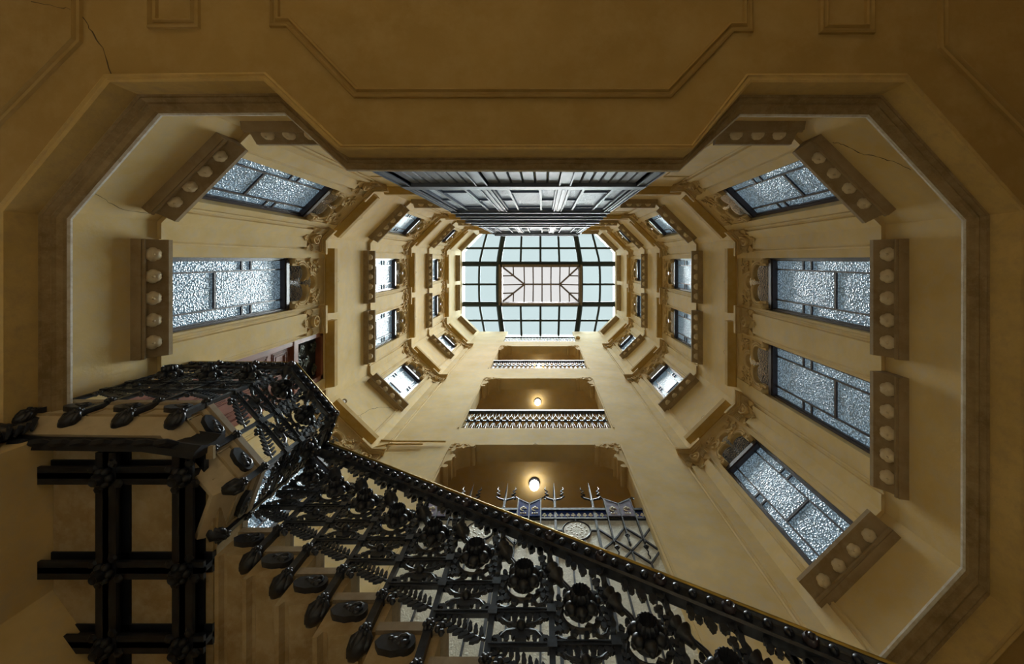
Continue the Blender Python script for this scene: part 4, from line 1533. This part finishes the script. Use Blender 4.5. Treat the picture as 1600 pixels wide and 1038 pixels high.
# handrail
aE = A0 + T0 * (NST - 1)
zE = 578 - R0 * (NST - 2) + 216 - SLOPE * T0 / 2
path = [(aE, B0 - 5, zE), (-460, 390, 820), (-436, 322, 820), (-520, 223, 820), (-744, 221, 820)]
hr = [(6, -9), (7, -11), (5, -13), (3, -12), (-5, -12), (-7, -9), (-7, 10), (7, 10), (8.5, 8), (8.5, 6), (6, 5), (5, 3), (5, -7)]
HAND = part(rl, 'handrail', MB().sweep(path, hr), M['iron'], sharp=25)
part(rl, 'brass_cap', MB().sweep(path, [(9, 10), (9.6, 11.5), (9, 13), (5, 14), (-5, 14), (-9, 12.5), (-9, 10)]), M['brass'], sharp=60)
# flight: bay k lies between post k (upper) and k + 1 (lower)
for k in range(NST - 1):
    aR = A0 + T0 * (k + 1)
    zt = 578 - R0 * k
    bay_of_rail(aR, B0 - 5, zt, math.pi, T0, SLOPE, 216)
# landing sides
for i, nb in ((0, 1), (1, 2), (2, 3)):
    p, q_ = Vector(EDGE[i]), Vector(EDGE[i + 1])
    ln = (q_ - p).length
    an = math.atan2(q_.y - p.y, q_.x - p.x)
    for k in range(nb):
        m = p + (q_ - p) * (k / nb)
        bay_of_rail(m.x, m.y, 622, an, ln / nb, 0.0, 198)
pst = ob('post', cached(('post', 186), lambda: post_mesh(186)), rl, (-738 + 446, 221 - 395, 622), math.pi)
ob('drop_bud', DROP, pst); ob('knob', KNOB, pst, (0, 0, -7)); ob('knob', KNOB, pst, (0, 0, -50))
# leafy console under the wall end of the landing rail and edge girder
mb = MB()
for i in range(14):
    t = i / 13
    mb.ball((-735 + 60 * t * 0, 238 + 4 * math.sin(i), 572 - 110 * t), 14 - 5 * t + 3 * math.sin(i * 2.2), (1.2, 1, .8), 7, 5)
for i in range(10):
    mb.tube([(-728, 232, 560 - i * 9), (-712 + 5 * math.sin(i), 228, 556 - i * 9), (-704, 236, 548 - i * 9)], [4, 5, 1.5], 5)
part(rl, 'console', mb, M['iron'], sharp=60)
mb = MB().sweep([(-470, 262, 0), (-540, 252, 0), (-690, 250, 0), (-744, 246, 0)], [(4, 588), (8, 580), (3, 570), (3, 556), (7, 546), (2, 536), (-6, 534), (-10, 546), (-8, 588)])
for i in range(8):
    x = -500 - i * 28
    mb.tube([(x, 252, 545), (x - 8, 246, 536), (x - 18, 246, 534), (x - 26, 252, 541)], [3, 5, 5, 2], 6)
part(rl, 'edge_girder', mb, M['beam'], sharp=40)

# ------------------------------------------------------------------ warm fill lamps added to brighten the hall, out of view
def fill_lamp(x, y, z, rot, label):
    r = root('wall_lantern', (x, y, z))
    tag(r, label, 'lamp', 'added wall lanterns lighting the entrance hall')
    part(r, 'backplate', MB().lathe([(16, 0), (16, 3), (6, 8)], 12, Matrix.Translation((x, y, z)) @ Matrix.Rotation(rot, 4, 'Z') @ FACE), M['iron'])
    d = Vector((-math.sin(rot), math.cos(rot)))
    part(r, 'arm', MB().tube([(x, y, z), (x + d.x * 25, y + d.y * 25, z - 8), (x + d.x * 45, y + d.y * 45, z + 6)], 3, 6), M['iron'])
    part(r, 'globe', MB().ball((x + d.x * 45, y + d.y * 45, z + 26), 20, (1, 1, 1.1), 16, 10), M['fillglobe'], sharp=80)


M['fillglobe'] = emit('warm_fill_globe', (1.0, 0.86, 0.58), FILL_W)
fill_lamp(-400, -978, 160, 0.0, 'added warm globe wall lantern on the hall wall, lift side west')
fill_lamp(420, -978, 160, 0.0, 'added warm globe wall lantern on the hall wall, lift side east')
fl = root('added_standing_lamp', (-230, -560, FZ))  # added unseen lamp, placed to light the ceiling and rim faces
tag(fl, 'added warm globe lamp on an iron standard in the entrance hall', 'lamp')
part(fl, 'base', MB().lathe([(34, 0), (34, 6), (26, 12), (8, 20)], 16, Matrix.Translation((-230, -560, FZ))), M['iron'])
part(fl, 'pole', MB().lathe([(5, 14), (5, 120), (8, 126), (4, 132), (4, 190)], 10, Matrix.Translation((-230, -560, FZ))), M['iron'])
part(fl, 'globe', MB().ball((-230, -560, FZ + 214), 27, (1, 1, 1.05), 18, 12), M['fillglobe'], sharp=80)
